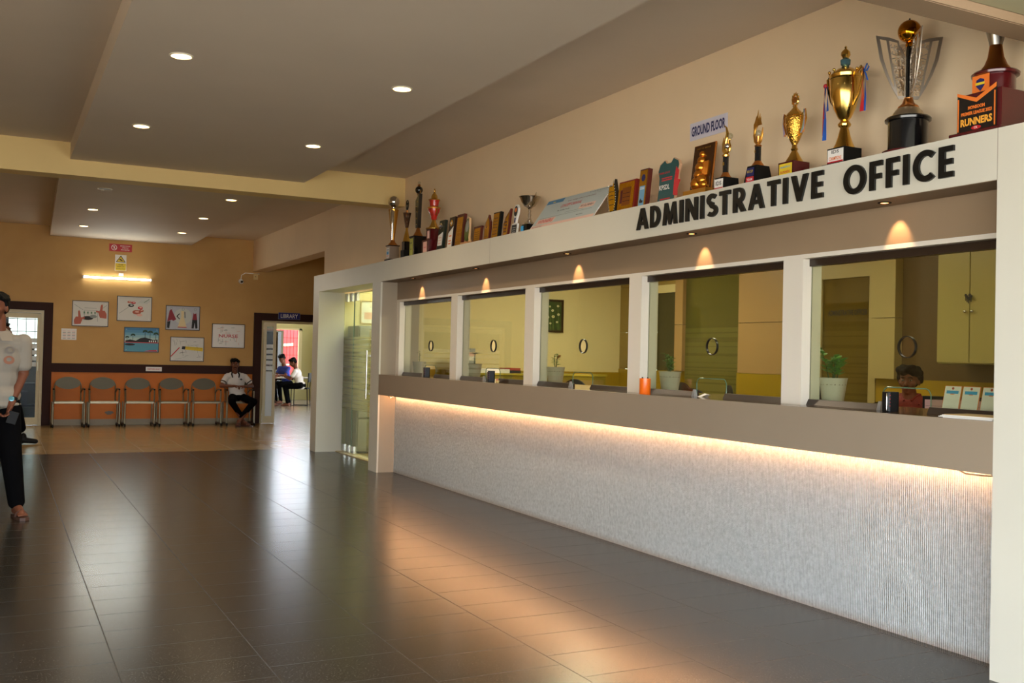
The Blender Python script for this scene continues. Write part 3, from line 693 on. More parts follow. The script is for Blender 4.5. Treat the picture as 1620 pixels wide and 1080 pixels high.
for z in (.47, .87, 1.27):
    x = -.66
    while x < .30:
        wv = rnd.uniform(.05, .12); hh = rnd.uniform(.22, .30)
        ci = rnd.randrange(5)
        tag(MB().box(0, wv-.004, 0, .2, 0, hh).build('book', [m_bkm, m_navy, m_grey, m_maroon, m_teal][ci], loc=(6.75+x, 28.42, z+.001)),
            '%s upright book on the %s shelf of the library bookcase' % (['black', 'navy', 'grey', 'maroon', 'teal'][ci], {.47: 'lower', .87: 'middle', 1.27: 'upper'}[z]), 'book', 'books in the library bookcase')
        x += wv
lt = thing('reading_table', 'long white-topped library reading table', 'table', (7.35, 26.1, 0))
MB().box(-1.25, .95, -.35, .35, .70, .725).build('table_top', mat('table_white', '#e2e2e0', .3), lt, bevel=.004)
for sx_ in (-1.15, .85):
    for sy_ in (-.28, .28): MB().box(sx_-.02, sx_+.02, sy_-.02, sy_+.02, 0, .70).build('leg', m_bkm, lt)
for k, (x, y, a, z, lb_) in enumerate(((6.50, 26.0, .2, .726, 'open white newspaper held over the reading table'), (7.0, 26.05, -.15, .726, 'white open book on the reading table'))):
    q = MB().add([(-.2, -.13, .02), (0, -.13, .0), (.2, -.13, .02), (-.2, .13, .02), (0, .13, .0), (.2, .13, .02), (-.2, -.13, 0), (.2, -.13, 0), (-.2, .13, 0), (.2, .13, 0)], [(0, 1, 4, 3), (1, 2, 5, 4), (6, 8, 9, 7), (0, 3, 8, 6), (2, 7, 9, 5), (0, 6, 7, 2, 1), (3, 4, 5, 9, 8)])
    o = tag(q.build('open_book', m_wh, loc=(x, y, z)), lb_, 'book'); o.rotation_euler = (0, 0, a)
def lib_chair(x, y, rz, lab):
    t = thing('library_chair', lab, 'chair', (x, y, 0), rz, 'black library chairs')
    for sx_ in (-.2, .2):
        MB().tube([(sx_, -.2, 0), (sx_, -.2, .44)], .011, 6).build('leg', m_bkm, t)
        MB().tube([(sx_, .22, 0), (sx_, .2, .44), (sx_, .24, .85)], .011, 6).build('leg', m_bkm, t)
        MB().tube([(sx_, -.2, .02), (sx_, .22, .02)], .009, 6).build('foot_rail', m_bkm, t)
    MB().box(-.21, .21, -.21, .21, .44, .475).build('seat', m_bkm, t, bevel=.01)
    MB().box(-.2, .2, .215, .24, .62, .86).build('backrest', m_bkm, t, bevel=.01)
for x, y, a, lab in ((7.02, 25.65, math.radians(-115), 'black library chair under the reader in white'), (7.92, 25.5, PI+.2, 'empty black library chair at the near side of the table, right of the reader'),
                     (7.95, 26.75, 0, 'black library chair behind the far end of the table'), (6.66, 26.85, math.radians(-60), 'black library chair on the far side, under the reader in blue'),
                     (8.66, 26.0, -PI/2, 'black library chair at the right-hand head of the reading table')):
    lib_chair(x, y, a, lab)
# room behind the far left door
rb = MB().box(-3.3, -3.2, 19.7, 25.2, 0, 3.2).box(2.9, 3.0, 19.7, 25.2, 0, 3.2).box(-3.3, .2, 25.0, 25.1, 0, 3.2).box(1.1, 3.0, 25.0, 25.1, 0, 3.2).box(.2, 1.1, 25.0, 25.1, 0, 1.1).box(.2, 1.1, 25.0, 25.1, 2.1, 3.2)
struct(rb.build('wall_side_room', mat('side_room_wall', '#9c9a78', .7)), 'walls of the room behind the left door')
struct(MB().box(-3.3, 3.0, 19.71, 25.1, 3.2, 3.3).build('ceiling_side_room', m_ceil))
wd = thing('window_9', 'x', 'x'); del wd['category']; wd['label'] = 'window of the room behind the left door'; wd['kind'] = 'structure'
q = MB()
for k in range(6): q.box(.2+.18*k-.006, .2+.18*k+.006, 25.02, 25.03, 1.1, 2.1)
for k in range(4): q.box(.2, 1.1, 25.02, 25.03, 1.15+.28*k, 1.165+.28*k)
q.build('grille', mat('grille_grey', '#7c8a8a', .5), wd)
rk = thing('storage_rack', 'dark open rack seen through the left glass door', 'shelf', (.35, 23.0, 0))
for z in (.15, .6, 1.05): MB().box(-.6, .45, -.2, .2, z, z+.03).build('shelf', m_bkm, rk)
for x_ in (-.58, .43):
    for y_ in (-.19, .19): MB().box(x_-.02, x_+.02, y_-.02, y_+.02, 0, 1.3).build('post', m_bkm, rk)
for k, (x_, z_, c_) in enumerate(((-.35, .63, m_grey), (0, .63, m_teal), (.2, 1.08, m_wh), (-.2, 1.08, m_ink), (.1, .18, m_grey))):
    tag(MB().box(-.13, .13, -.15, .15, 0, .28).build('storage_box', c_, loc=(.35+x_, 23.0, z_), bevel=.01),
        ['grey box on the middle shelf of the dark rack', 'teal box on the middle shelf of the dark rack', 'white box on the top shelf of the dark rack', 'black box on the top shelf of the dark rack', 'grey box on the bottom shelf of the dark rack'][k], 'box')

# ------------------------------------------------------------------ far wall: pictures, signs, camera
def picture(x0, x1, z0, z1, lab, art, name='wall_picture'):
    t = thing(name, lab, 'picture', ((x0+x1)/2, YF, (z0+z1)/2), 0, 'pictures on the far wall')
    wv, hv = (x1-x0)/2, (z1-z0)/2
    MB().poly(rect(-wv, wv, -hv, hv), 0, .018, [rect(-wv+.012, wv-.012, -hv+.012, hv-.012)], T=faceS(0, -.002, 0)).build('frame', mat('picture_frame', '#35302a', .4), t)
    q = MB(); wv -= .012; hv -= .012
    art(q, wv, hv, faceS(0, -.002, 0)); q.build('print', m_wh, t)
    q = MB()
    for sx_ in (-1, 1):
        for sz_ in (-1, 1): q.lathe([(.006, .010), (.005, .013), (1e-6, .0135)], 8, T=faceS(0, -.002, 0) @ Matrix.Translation((sx_*(wv-.03), sz_*(hv-.03), 0)))
    q.build('screw', m_chrome, t)
def PL(q, m, pts, T, a=.008, b=.0086): q.m(m).poly(pts, a, b, T=T)
def line(q, m, p0, p1, wd_, T, a=.0086, b=.0092):
    d = Vector(p1)-Vector(p0); n = Vector((-d.y, d.x)).normalized()*wd_/2
    q.m(m).poly([(p0[0]-n.x, p0[1]-n.y), (p1[0]-n.x, p1[1]-n.y), (p1[0]+n.x, p1[1]+n.y), (p0[0]+n.x, p0[1]+n.y)], a, b, T=T)
m_hand = mat('print_skin', '#b8604a', .6); m_sketch = mat('print_grey', '#8c928c', .6); m_lsk = mat('print_light_grey', '#c7cbc4', .6)
m_paper = mat('print_paper', '#d9d6cc', .5)
def art1(q, w_, h_, T):
    PL(q, m_paper, rect(-w_, w_, -h_, h_), T, 0, .008)
    for a in ((-.27, .16, -.12, .06), (.27, .16, .14, .05), (-.27, -.17, -.14, -.1), (.12, .05, .12, -.14), (-.1, .06, .12, .06), (-.1, .06, -.1, -.1), (-.1, .1, .1, .1)):
        line(q, m_sketch, a[:2], a[2:], .006, T)
    for x in (-.10, -.04, .02, .08): PL(q, m_lsk, rect(x-.02, x+.02, -.03, .04), T, .0086, .009); PL(q, m_grn, rect(x-.012, x+.006, .0, .035), T, .009, .0094)
    PL(q, m_ink, ell(-.04, -.08, .09, .035, 18), T, .0092, .0096); PL(q, m_sketch, ell(.05, -.05, .06, .03, 16), T, .0096, .010)
    for sx_ in (-1, 1):
        X = lambda x: sx_*x
        hnd = [(X(.27), -.20), (X(.16), -.19), (X(.13), -.10), (X(.09), -.09), (X(.095), -.065), (X(.155), -.07), (X(.17), .03), (X(.19), .06), (X(.205), .03), (X(.20), -.06), (X(.24), -.06), (X(.27), -.12)]
        if sx_ > 0: hnd = [(x, y+.12) for x, y in hnd]
        if sx_ < 0: hnd = hnd[::-1]
        PL(q, m_hand, hnd, T, .0096, .0105)
def art2(q, w_, h_, T):
    PL(q, m_paper, rect(-w_, w_, -h_, h_), T, 0, .008)
    for k, (x, y, rx, ry) in enumerate(((-.06, .06, .05, .03), (-.09, .12, .035, .02), (-.02, .11, .04, .022), (.04, -.06, .075, .04), (.10, .02, .045, .028), (.12, -.03, .04, .025), (.09, -.11, .05, .025))):
        PL(q, [m_ink, m_hand, m_red, m_hand, m_red, m_hand, m_pink][k], ell(x, y, rx, ry, 18), T, .0086+k*.0002, .009+k*.0002)
        PL(q, m_pink if k != 0 else m_lsk, ell(x+.005, y+.006, rx*.5, ry*.4, 12), T, .0102, .0106)
    line(q, m_sketch, (-.26, -.09), (-.10, .03), .006, T); line(q, m_grn, (.16, .12), (.26, .19), .008, T)
    for k in range(6): line(q, m_lsk, (.05+.03*k, .10), (.12+.03*k, .16), .012, T, .0086, .0088)
def art3(q, w_, h_, T):
    PL(q, mat('print_bluegrey', '#b9bbc2', .5), rect(-w_, w_, -h_, h_), T, 0, .008); PL(q, m_lsk, ell(0, .03, .16, .15, 24), T)
    PL(q, mat('print_crimson', '#8d2330', .6), [(-.28, -.08), (-.24, .13), (-.21, .16), (-.19, .12), (-.12, -.03), (-.17, -.06), (-.2, -.04)][::-1], T, .0088, .0094)
    PL(q, m_ink, [(-.28, -.2), (-.28, -.08), (-.22, -.06), (-.24, -.2)][::-1], T, .0088, .0094)
    PL(q, mat('print_cream', '#e3cf9f', .6), [(-.09, -.17), (-.03, .02), (-.035, .13), (.02, .13), (.015, .02), (.07, -.17)][::-1], T, .0088, .0094)
    PL(q, m_red, [(-.09, -.18), (-.09, -.165), (.07, -.165), (.07, -.18)][::-1], T, .0095, .0098)
    line(q, m_ink, (-.11, .03), (-.06, .08), .016, T, .0095, .01); line(q, m_ink, (-.11, .03), (-.06, -.02), .016, T, .0095, .01); line(q, m_ink, (.03, .12), (.04, .0), .012, T, .0095, .01)
    PL(q, mat('print_crimson', '#8d2330', .6), [(.17, -.03), (.19, .1), (.21, .08), (.24, .1), (.26, -.03)][::-1], T, .0088, .0094)
    PL(q, m_ink, [(.16, -.19), (.17, -.03), (.26, -.03), (.27, -.19), (.23, -.19), (.215, -.08), (.2, -.19)][::-1], T, .0095, .01)
    for x in (-.21, .0, .22): q.m(m_sketch).poly(ell(x, .165, .022, .028, 16), .0088, .0092, [ell(x, .165, .017, .023, 16)], T=T)
def art4(q, w_, h_, T):
    n = 8; cols = ['#3f7fa8', '#4d8fb4', '#6ba6bf', '#8fbcc4', '#aecbc4', '#c9cfba']
    for k, c in enumerate(cols): PL(q, mat('sky_band_%s' % 'abcdef'[k], c, .5), rect(-w_, w_, h_-(k+1)*(h_+.05)/6, h_-k*(h_+.05)/6), T, 0, .008)
    PL(q, mat('pool_water', '#3f8fa3', .4), rect(-w_, w_, -h_, -.05), T, 0, .008); PL(q, m_red, rect(-w_, w_, -.06, -.045), T, .0082, .0088)
    PL(q, m_ink, [(-.28, -.045), (-.28, -.02), (-.2, .0), (-.1, -.02), (-.02, .03), (.06, .045), (.14, .02), (.2, .0), (.28, .01), (.28, -.045)][::-1], T, .0082, .0086)
    for x, z, s in ((.06, .16, 1), (.15, .15, 1), (.25, .12, 1.1), (-.15, .09, .9), (-.25, .05, .7)):
        line(q, m_ink, (x-.005, -.04), (x, z), .007, T)
        for a in range(9):
            an = PI*a/8*1.2-.3; line(q, m_grn if a % 2 else m_ink, (x, z), (x+.045*s*math.cos(an), z+.035*s*math.sin(an)-.012), .012, T)
    PL(q, m_ink, ell(-.2, -.09, .09, .02, 16), T, .0088, .0092); PL(q, m_red, [(.04, -.21), (.28, -.21), (.28, -.18), (.15, -.19)], T, .0088, .0092)
    for k in range(4): PL(q, m_wh, rect(.13+.035*k, .15+.035*k, -.04, -.01), T, .0088, .0092)
def art5(q, w_, h_, T):
    PL(q, m_paper, rect(-w_, w_, -h_, h_), T, 0, .008); r = random.Random(5)
    for k in range(26):
        x, y = r.uniform(-.27, .22), r.uniform(-.19, .15); s = r.uniform(.04, .12); a = r.choice((.2, .2+PI/2))
        x2, y2 = x+s*math.cos(a), y+s*math.sin(a)
        if abs(x2) < w_ and abs(y2) < h_: line(q, m_ink if k % 3 else m_sketch, (x, y), (x2, y2), .0035, T)
    line(q, m_red, (-.29, -.14), (-.14, .03), .018, T, .0095, .0105)
    PL(q, m_yel, [(-.10, .0), (.285, -.035), (.285, .035), (-.09, .055)], T, .0095, .0105); PL(q, m_ink, [(-.10, .0), (-.04, -.005), (-.03, .05), (-.09, .055)], T, .0106, .011)
    for k in range(12): line(q, m_ink, (-.01+.024*k, .04-.001*k), (-.01+.024*k, .02-.001*k), .003, T, .0106, .011)
def art6(q, w_, h_, T):
    PL(q, m_wh, rect(-w_, w_, -h_, h_), T, 0, .008)
    q.m(m_red); text_mb(q, 'NURSE', T, .062, .36, z=.008, bold=.01)
    r = random.Random(8)
    for k in range(34):
        x, y = r.uniform(-.2, .2), r.uniform(-.17, .17)
        if abs(y) < .05: continue
        v = r.random() < .45; s = r.uniform(.03, .09)
        if v: PL(q, m_sketch if k % 4 else m_pink, rect(x, x+.006, y-s/2, y+s/2), T)
        else: PL(q, m_sketch if k % 4 else m_pink, rect(x-s/2, x+s/2, y, y+.006), T)
picture(1.165, 1.772, 1.771, 2.228, 'picture of two hands framing a kitchen sketch, upper left of the group', art1)
picture(1.911, 2.513, 1.889, 2.345, 'picture of red and grey sewing notions, directly below the tube light', art2)
picture(2.761, 3.377, 1.754, 2.21, 'picture of dresses hung on three hooks, right of the tube light', art3)
picture(2.045, 2.656, 1.327, 1.783, 'blue picture of palm trees beside a swimming pool', art4)
picture(2.856, 3.468, 1.172, 1.628, 'picture of a red pencil and yellow tape measure on a plan', art5)
picture(3.605, 4.222, 1.441, 1.90, 'white picture with NURSE in red capitals', art6)
def sign(name, lab, x0, x1, z0, z1, m, lines, mt, bold=.01, y=0):
    t = thing(name, lab, 'sign', ((x0+x1)/2, YF-y, (z0+z1)/2)); wv, hv = (x1-x0)/2, (z1-z0)/2
    MB().poly(rect(-wv, wv, -hv, hv), 0, .006, T=faceS(0, -.001, 0)).build('plate', m, t)
    q = MB()
    for s, xx, zz, h, ww in lines: text_mb(q, s, faceS(xx, -.001, zz), h, ww, z=.006, bold=bold)
    q.build('lettering', mt, t); return t
t = sign('prohibition_sign', 'small red sign forbidding mobile phones, topmost on the far wall', 1.752, 2.139, 3.15, 3.285, mat('sign_red', '#c02634', .5),
         [('MOBILE PHONE', .08, .035, .022, .17), ('STRICTLY', .08, 0, .022, .11), ('PROHIBITED', .08, -.035, .022, .15)], m_wh)
q = MB().m(m_wh).poly(ell(-.11, 0, .05, .05, 24), .006, .0068, [ell(-.11, 0, .04, .04, 24)], T=faceS(0, -.001, 0)); line(q, m_wh, (-.14, .03), (-.08, -.03), .010, faceS(0, -.001, 0), .0068, .0074); line(q, m_wh, (-.115, -.025), (-.10, .025), .014, faceS(0, -.001, 0), .006, .0064)
q.build('symbol', m_wh, t)
t = sign('camera_warning_sign', 'white and yellow camera surveillance warning sign above the tube light', 1.857, 2.05, 2.80, 3.09, m_wh,
         [('YOU ARE', 0, -.035, .02, .08), ('UNDER CCTV', 0, -.07, .02, .12), ('SURVEILLANCE', 0, -.11, .02, .15)], m_ink)
q = MB().m(m_yel).poly(rect(-.09, .09, -.14, -.01), .006, .0064, T=faceS(0, -.001, 0)).m(m_ink).poly([(-.085, .01), (.085, .01), (0, .135)], .006, .0066, T=faceS(0, -.001, 0)).m(m_yel).poly([(-.066, .02), (.066, .02), (0, .115)], .0066, .0072, T=faceS(0, -.001, 0)).m(m_ink).poly([(-.03, .055), (.025, .03), (.035, .045), (-.015, .075)], .0072, .0078, T=faceS(0, -.001, 0))
q.build('symbol', m_yel, t)
sign('visitors_label', 'small white label reading VISITORS ONLY on the brown rail', 2.436, 2.716, .98, 1.06, m_wh, [('VISITORS ONLY', 0, 0, .03, .23)], m_red, y=.022)
t = thing('notice_sheet', 'small white printed notice near the left door', 'notice', (1.125, YF, 1.62))
q = MB().m(m_wh).poly(rect(-.125, .125, -.10, .10), 0, .003, T=faceS(0, -.001, 0))
for k in range(6):
    for j in range(3): q.m(m_pink if k % 2 else m_grey).poly(rect(-.10+.075*j, -.05+.075*j, -.08+.026*k, -.07+.026*k), .003, .0035, T=faceS(0, -.001, 0))
q.build('sheet', m_wh, t)
t = thing('security_camera', 'small white dome security camera on the far wall', 'camera', (4.121, YF, 2.726))
MB().lathe([(.045, .0), (.045, .02), (.04, .03)], 20, T=faceS(0, 0, 0)).build('mount', m_wh, t)
MB().ball(.042, (0, -.05, -.01), 12).build('housing', m_wh, t)
MB().cyl(.022, 0, .012, 16, T=Matrix.Translation((0, -.083, -.012)) @ Matrix.Rotation(PI/2, 4, 'X')).build('lens', m_bk, t)
MB().tube([(0, -.008, .05), (.01, -.008, .12), (.08, -.008, .165), (.35, -.008, .16)], .008).build('cable', m_wh, t)
t = thing('junction_box', 'small cream cable box right of the security camera', 'box', (4.395, YF, 2.83)); MB().box(-.045, .045, -.035, -.017, -.06, .06).build('cover', m_wallb, t, bevel=.006); MB().ball(.008, (0, -.036, 0), 6).build('screw', m_ink, t)
# ------------------------------------------------------------------ raised letters on the portal
def glyph(ch):
    t = .2
    def S_():
        pts = []
        c = [(.30, .735, .20, .165, 35, 270), (.30, .27, .21, .17, 90, -145)]
        path = []
        for cx, cy, rx, ry, a0, a1 in c:
            for i in range(15):
                a = math.radians(a0+(a1-a0)*i/14); path.append((cx+rx*math.cos(a), cy+ry*math.sin(a)))
        L, Rr = [], []
        for i, p in enumerate(path):
            a = path[max(0, i-1)]; b = path[min(len(path)-1, i+1)]
            d = Vector((b[0]-a[0], b[1]-a[1])).normalized(); n = Vector((-d.y, d.x))*.095
            L.append((p[0]+n.x, p[1]+n.y)); Rr.append((p[0]-n.x, p[1]-n.y))
        return L+Rr[::-1], []
    if ch == 'A': return [(0, 0), (.19, 0), (.255, .2), (.515, .2), (.58, 0), (.78, 0), (.49, 1), (.28, 1)], [[(.305, .37), (.465, .37), (.385, .66)]], .76
    if ch == 'D': return [(0, 0), (.2, 0)]+ell(.24, .5, .40, .5, 20, -PI/2, PI/2, False)+[(0, 1)], [[(.2, .2)]+ell(.23, .5, .21, .30, 16, -PI/2, PI/2, False)+[(.2, .8)]], .66
    if ch == 'M': return [(0, 0), (.19, 0), (.23, .52), (.39, 0), (.49, 0), (.65, .52), (.69, 0), (.88, 0), (.77, 1), (.61, 1), (.44, .42), (.27, 1), (.11, 1)], [], .88
    if ch == 'I': return [(0, 0), (.2, 0), (.2, 1), (0, 1)], [], .2
    if ch == 'N': return [(0, 0), (.19, 0), (.19, .58), (.52, 0), (.70, 0), (.70, 1), (.51, 1), (.51, .42), (.18, 1), (0, 1)], [], .70
    if ch == 'S': a, b = S_(); return a, b, .54
    if ch == 'T': return [(.19, 0), (.39, 0), (.39, .82), (.58, .82), (.58, 1), (0, 1), (0, .82), (.19, .82)], [], .58
    if ch == 'R': return [(0, 0), (.2, 0), (.2, .40), (.41, 0), (.65, 0), (.42, .42)]+ell(.32, .69, .26, .31, 14, -PI/3, PI/2, False)+[(0, 1)], [[(.2, .56)]+ell(.27, .70, .13, .14, 10, -PI/2, PI/2, False)+[(.2, .84)]], .62
    if ch == 'V': return [(.28, 0), (.46, 0), (.74, 1), (.53, 1), (.37, .36), (.21, 1), (0, 1)], [], .74
    if ch == 'E': return [(0, 0), (.48, 0), (.48, .18), (.2, .18), (.2, .41), (.45, .41), (.45, .59), (.2, .59), (.2, .82), (.48, .82), (.48, 1), (0, 1)], [], .48
    if ch == 'F': return [(0, 0), (.2, 0), (.2, .38), (.44, .38), (.44, .56), (.2, .56), (.2, .82), (.47, .82), (.47, 1), (0, 1)], [], .47
    if ch == 'O': return ell(.44, .5, .44, .52, 36), [ell(.44, .5, .235, .32, 30)], .88
    if ch == 'C':
        o = ell(.44, .5, .44, .52, 28, math.radians(48), math.radians(312), False); i = ell(.44, .5, .235, .32, 24, math.radians(312), math.radians(48), False)
        return o+i, [], .72
t = thing('wall_lettering', 'raised black capitals reading ADMINISTRATIVE OFFICE on the portal', 'sign', (XF, 4.6, 2.32))
def word(s, ya, yb, z0, h, g=.024):
    gap = .085*h/ .15*1.0
    gl = [glyph(c) for c in s]; tot = sum(g[2] for g in gl); n = len(s)-1
    span = ya-yb; k = (span-n*g)/tot; y = ya
    for (o_, hs, wd_), ch in zip(gl, s):
        T = Matrix(((0, 0, -1, 0), (-1, 0, 0, y-4.6), (0, 1, 0, z0-2.32), (0, 0, 0, 1)))
        sc_ = lambda P: [(p[0]*k, p[1]*h) for p in P]
        MB().poly(sc_(o_), .0005, .014, [sc_(q) for q in hs], T=T).build('letter', m_black, t)
        y -= wd_*k+g
word('ADMINISTRATIVE', 5.905, 4.105, 2.312, .150, .028)
word('OFFICE', 3.955, 3.262, 2.300, .150, .026)
t = thing('floor_sign', 'white sign reading GROUND FLOOR on the peach wall', 'sign', (XR, 5.56, 3.02))
def gs(px, py): pass
MB().poly(rect(-.205, .205, -.062, .062), 0, .004, T=faceW(-.001, 0, 0)).build('plate', mat('sign_lilac_white', '#d9d4e0', .5), t)
q = MB(); text_mb(q, 'GROUND FLOOR', faceW(-.005, 0, 0), .072, .37, bold=.035); q.build('lettering', m_navy, t)

# ------------------------------------------------------------------ trophies and plaques on the ledge
GT = 'trophies and plaques on the ledge'
def tro(name, lab, y, x=4.13, rz=0, cat='trophy'): return thing(name, lab, cat, (x, y, ZS), rz, GT)
def lw(mb, cx, z0, z1, wdt, x): return mb.box(x-.0012, x, cx-wdt/2, cx+wdt/2, z0, z1)
def label(t, x, w_, z0, z1, m, lines=(), cy=0, mt=None):
    """sticker on the -X face of a base"""
    o = MB().box(x-.0015, x, cy-w_/2, cy+w_/2, z0, z1).build('label', m, t)
    for s, zz, h, ww, mm in lines:
        q = MB(); text_mb(q, s, faceW(x-.0015, cy, zz), h, ww, bold=.015); q.build('lettering', mm, o)
    return o
# 1 ball cup
t = tro('ball_trophy', 'silver and copper flute trophy topped by a large shiny ball, farthest on the ledge', 11.21)
MB().box(-.075, .075, -.075, .075, 0, .03).build('plinth', m_bkm, t)
MB().taper(.12, .12, .03, .11, .11, .185).build('base', m_pewter, t)
label(t, -.058, .10, .04, .165, m_wh, [('TEAM', .14, .016, .06, m_navy), ('CUP', .07, .02, .06, m_red)]); MB().box(-.0612, -.0598, -.03, .03, .085, .12).build('label_picture', m_cyan, t)
MB().box(-.065, .065, -.065, .065, .185, .195).build('cap', m_bkm, t)
MB().lathe([(.06, .195), (.058, .205), (.03, .235), (.022, .26)], 24).build('dome', m_copper, t)
MB().lathe([(.02, .26), (.035, .4), (.055, .58), (.062, .62), (.055, .62), (.02, .3)], 24).build('flute', m_goldd, t)
MB().lathe([(.012, .26), (.022, .45), (.034, .6), (.012, .64)], 16, T=Matrix.Translation((-.022, -.026, 0))).build('silver_core', m_silver, t)
MB().lathe([(.012, .62), (.016, .65)], 12).ball(.068, (0, 0, .715), 16).build('ball', m_silver, t)
# 2 lattice trophy
t = tro('lattice_trophy', 'slim dark lattice trophy with an oval ring top, second on the far end', 10.76)
MB().box(-.05, .05, -.05, .05, 0, .10).build('base', m_bkm, t); MB().box(-.04, .04, -.04, .04, .10, .20).build('pedestal', m_bk, t)
MB().lathe([(.045, .20), (.04, .215), (.03, .26), (.014, .33), (.012, .36)], 20).build('bell', m_gold, t)
q = MB()
for k in range(10):
    a = 2*PI*k/10
    q.tube([((.012+.03*s)*math.cos(a+s*.8), (.012+.03*s)*math.sin(a+s*.8), .36+.17*s) for s in [i/6 for i in range(7)]], .0055, 5)
    q.tube([((.012+.03*s)*math.cos(a-s*.8), (.012+.03*s)*math.sin(a-s*.8), .36+.17*s) for s in [i/6 for i in range(7)]], .0055, 5)
q.build('lattice_vase', mat('dark_bronze', '#4a3427', .3, 1), t)
MB().lathe([(.012, .50), (.014, .56)], 12).build('neck', m_copper, t)
MB().tube([(0, .035*math.cos(a), .62+.055*math.sin(a)) for a in [2*PI*i/24 for i in range(25)]], .005, 6).tube([(0, 0, .57), (0, 0, .62), (0, .018, .65)], .005, 6).tube([(0, 0, .62), (0, -.018, .65)], .005, 6).build('ring_top', m_bkm, t)
# 3 black column
t = tro('column_trophy', 'tall black slanted trophy with gold dots, a black ball and crystal top', 10.41)
MB().box(-.07, .07, -.07, .07, 0, .215).build('base', m_bk, t); label(t, -.07, .09, .01, .20, mat('lime_label', '#b3b13f', .5), [('WINNER', .15, .016, .07, m_ink), ('2019', .08, .016, .05, m_ink)], cy=.02)
MB().box(-.078, .078, -.078, .078, .215, .225).build('cap', m_bkm, t)
MB().lathe([(.06, .225), (.055, .235), (.03, .28), (.018, .32)], 24).build('bell', m_copper, t)
MB().poly([(-.028, .32), (.028, .32), (.052, .70), (-.052, .63)], -.02, .02, T=Matrix(((0, 0, -1, 0), (-1, 0, 0, 0), (0, 1, 0, 0), (0, 0, 0, 1)))).build('column', m_bk, t)
q = MB()
for z, yy in ((.36, .0), (.43, .01), (.50, -.01), (.56, .015), (.61, -.02)): q.ball(.006, (-.021, yy, z), 6)
q.build('gold_dot', m_gold, t)
for s in (-1, 1): MB().tube([(0, 0, .67), (0, s*.03, .69), (0, s*.05, .74)], [.008, .007, .004], 6).build('arm', m_gold, t)
MB().ball(.043, (0, 0, .745), 14).build('black_ball', m_bk, t); MB().lathe([(.008, .785), (.02, .80), (.008, .81)], 12).build('collar', m_copper, t); MB().ball(.017, (0, 0, .825), 10).build('crystal', m_acr, t)
# 4 red cup
t = tro('red_cup_trophy', 'red enamel vase trophy with gold lid on a stepped maroon base', 9.96)
MB().box(-.095, .095, -.095, .095, 0, .14).build('base', m_maroon, t, bevel=.004); MB().box(-.06, .06, -.06, .06, .14, .26).build('upper_base', m_maroon, t)
label(t, -.095, .10, .01, .12, m_pink, [('AWARD', .06, .018, .07, m_red)]); label(t, -.06, .06, .16, .24, m_pink)
MB().lathe([(.085, .26), (.085, .27), (.06, .275), (.04, .30), (.025, .34), (.02, .36)], 24).build('foot', m_gold, t)
MB().lathe([(.015, .355), (.03, .37), (.035, .40), (.060, .45), (.062, .48)], 24).build('bowl', m_redp, t)
MB().lathe([(.072, .48), (.072, .492), (.055, .50), (.045, .51)], 24).build('gold_band', m_goldd, t)
MB().lathe([(.045, .51), (.05, .55), (.055, .57)], 24).build('neck', m_redp, t)
MB().lathe([(.065, .57), (.062, .58), (.035, .595), (.032, .62), (.012, .65), (.010, .67), (.012, .675), (.003, .70)], 24).build('lid', m_gold, t)
for s in (-1, 1): MB().tube([(0, s*.06, .48), (0, s*.085, .47), (0, s*.07, .43), (0, s*.045, .41)], .005, 6).build('handle', m_gold, t)
# plaques
PLT = Matrix(((0, 0, -1, 0), (-1, 0, 0, 0), (0, 1, 0, 0), (0, 0, 0, 1)))
m_gpl = mat('gold_plate', '#d9a02e', .25, .85); m_mar = mat('maroon_board', '#5a1f18', .35)
def plaque(name, lab, y, outer, th, mb_, face=None, mf=None, x=4.11, extra=None, rz=0, tilt=-.10):
    t = tro(name, lab, y, x, rz, 'award plaque')
    R_ = Matrix.Rotation(-tilt, 4, 'Y')
    MB().poly(outer, -th/2, th/2, T=R_ @ PLT).build('board', mb_, t)
    if face: MB().poly(face, th/2, th/2+.002, T=R_ @ PLT).build('face_plate', mf, t)
    if extra: extra(t, R_ @ PLT, th/2+.002)
    MB().box(-.035, .04, -max(abs(p[0]) for p in outer)*1.0, max(abs(p[0]) for p in outer)*1.0, 0, .012).build('foot', mb_, t)
    return t
def medal(t, T, z, cx, cy, r, m, mc=None):
    MB().lathe([(r, 0), (r, .003), (r*.7, .004), (r*.68, .0025), (1e-6, .0025)], 20, T=T @ Matrix.Translation((cx, cy, z))).build('medal', m, t)
    if mc: MB().lathe([(r*.45, .0026), (1e-6, .004)], 16, T=T @ Matrix.Translation((cx, cy, z))).build('medal_centre', mc, t)
def rows(t, T, z, x0, x1, ys, h, m):
    q = MB()
    for y in ys: q.poly(rect(x0, x1, y, y+h), z, z+.0008, T=T)
    q.build('engraving', m, t)
plaque('plaque', 'dark green plaque with round silver medal and slanted white panel', 9.716, rect(-.075, .075, 0, .33), .03, mat('dark_green_board', '#16241c', .3), None, None, extra=lambda t, T, z: (medal(t, T, z, -.02, .27, .035, m_silver, m_navy), MB().poly([(-.06, .06), (.05, .06), (.05, .2), (-.06, .17)], z-.001, z+.002, T=T).build('white_panel', m_wh, t), rows(t, T, z+.003, -.04, .03, (.08, .11, .14), .008, m_pink)))
plaque('plaque', 'maroon plaque with gold medal and slanted white lower panel', 9.451, rect(-.07, .07, 0, .335), .03, mat('dark_maroon_board', '#2a1210', .3), None, None, extra=lambda t, T, z: (medal(t, T, z, -.005, .27, .035, m_gold, m_wh), MB().poly([(-.06, .02), (.05, .02), (.05, .23), (-.06, .17)], z-.001, z+.002, T=T).build('white_panel', m_wh, t), rows(t, T, z+.003, -.03, .03, (.05, .08, .13), .012, m_or)))
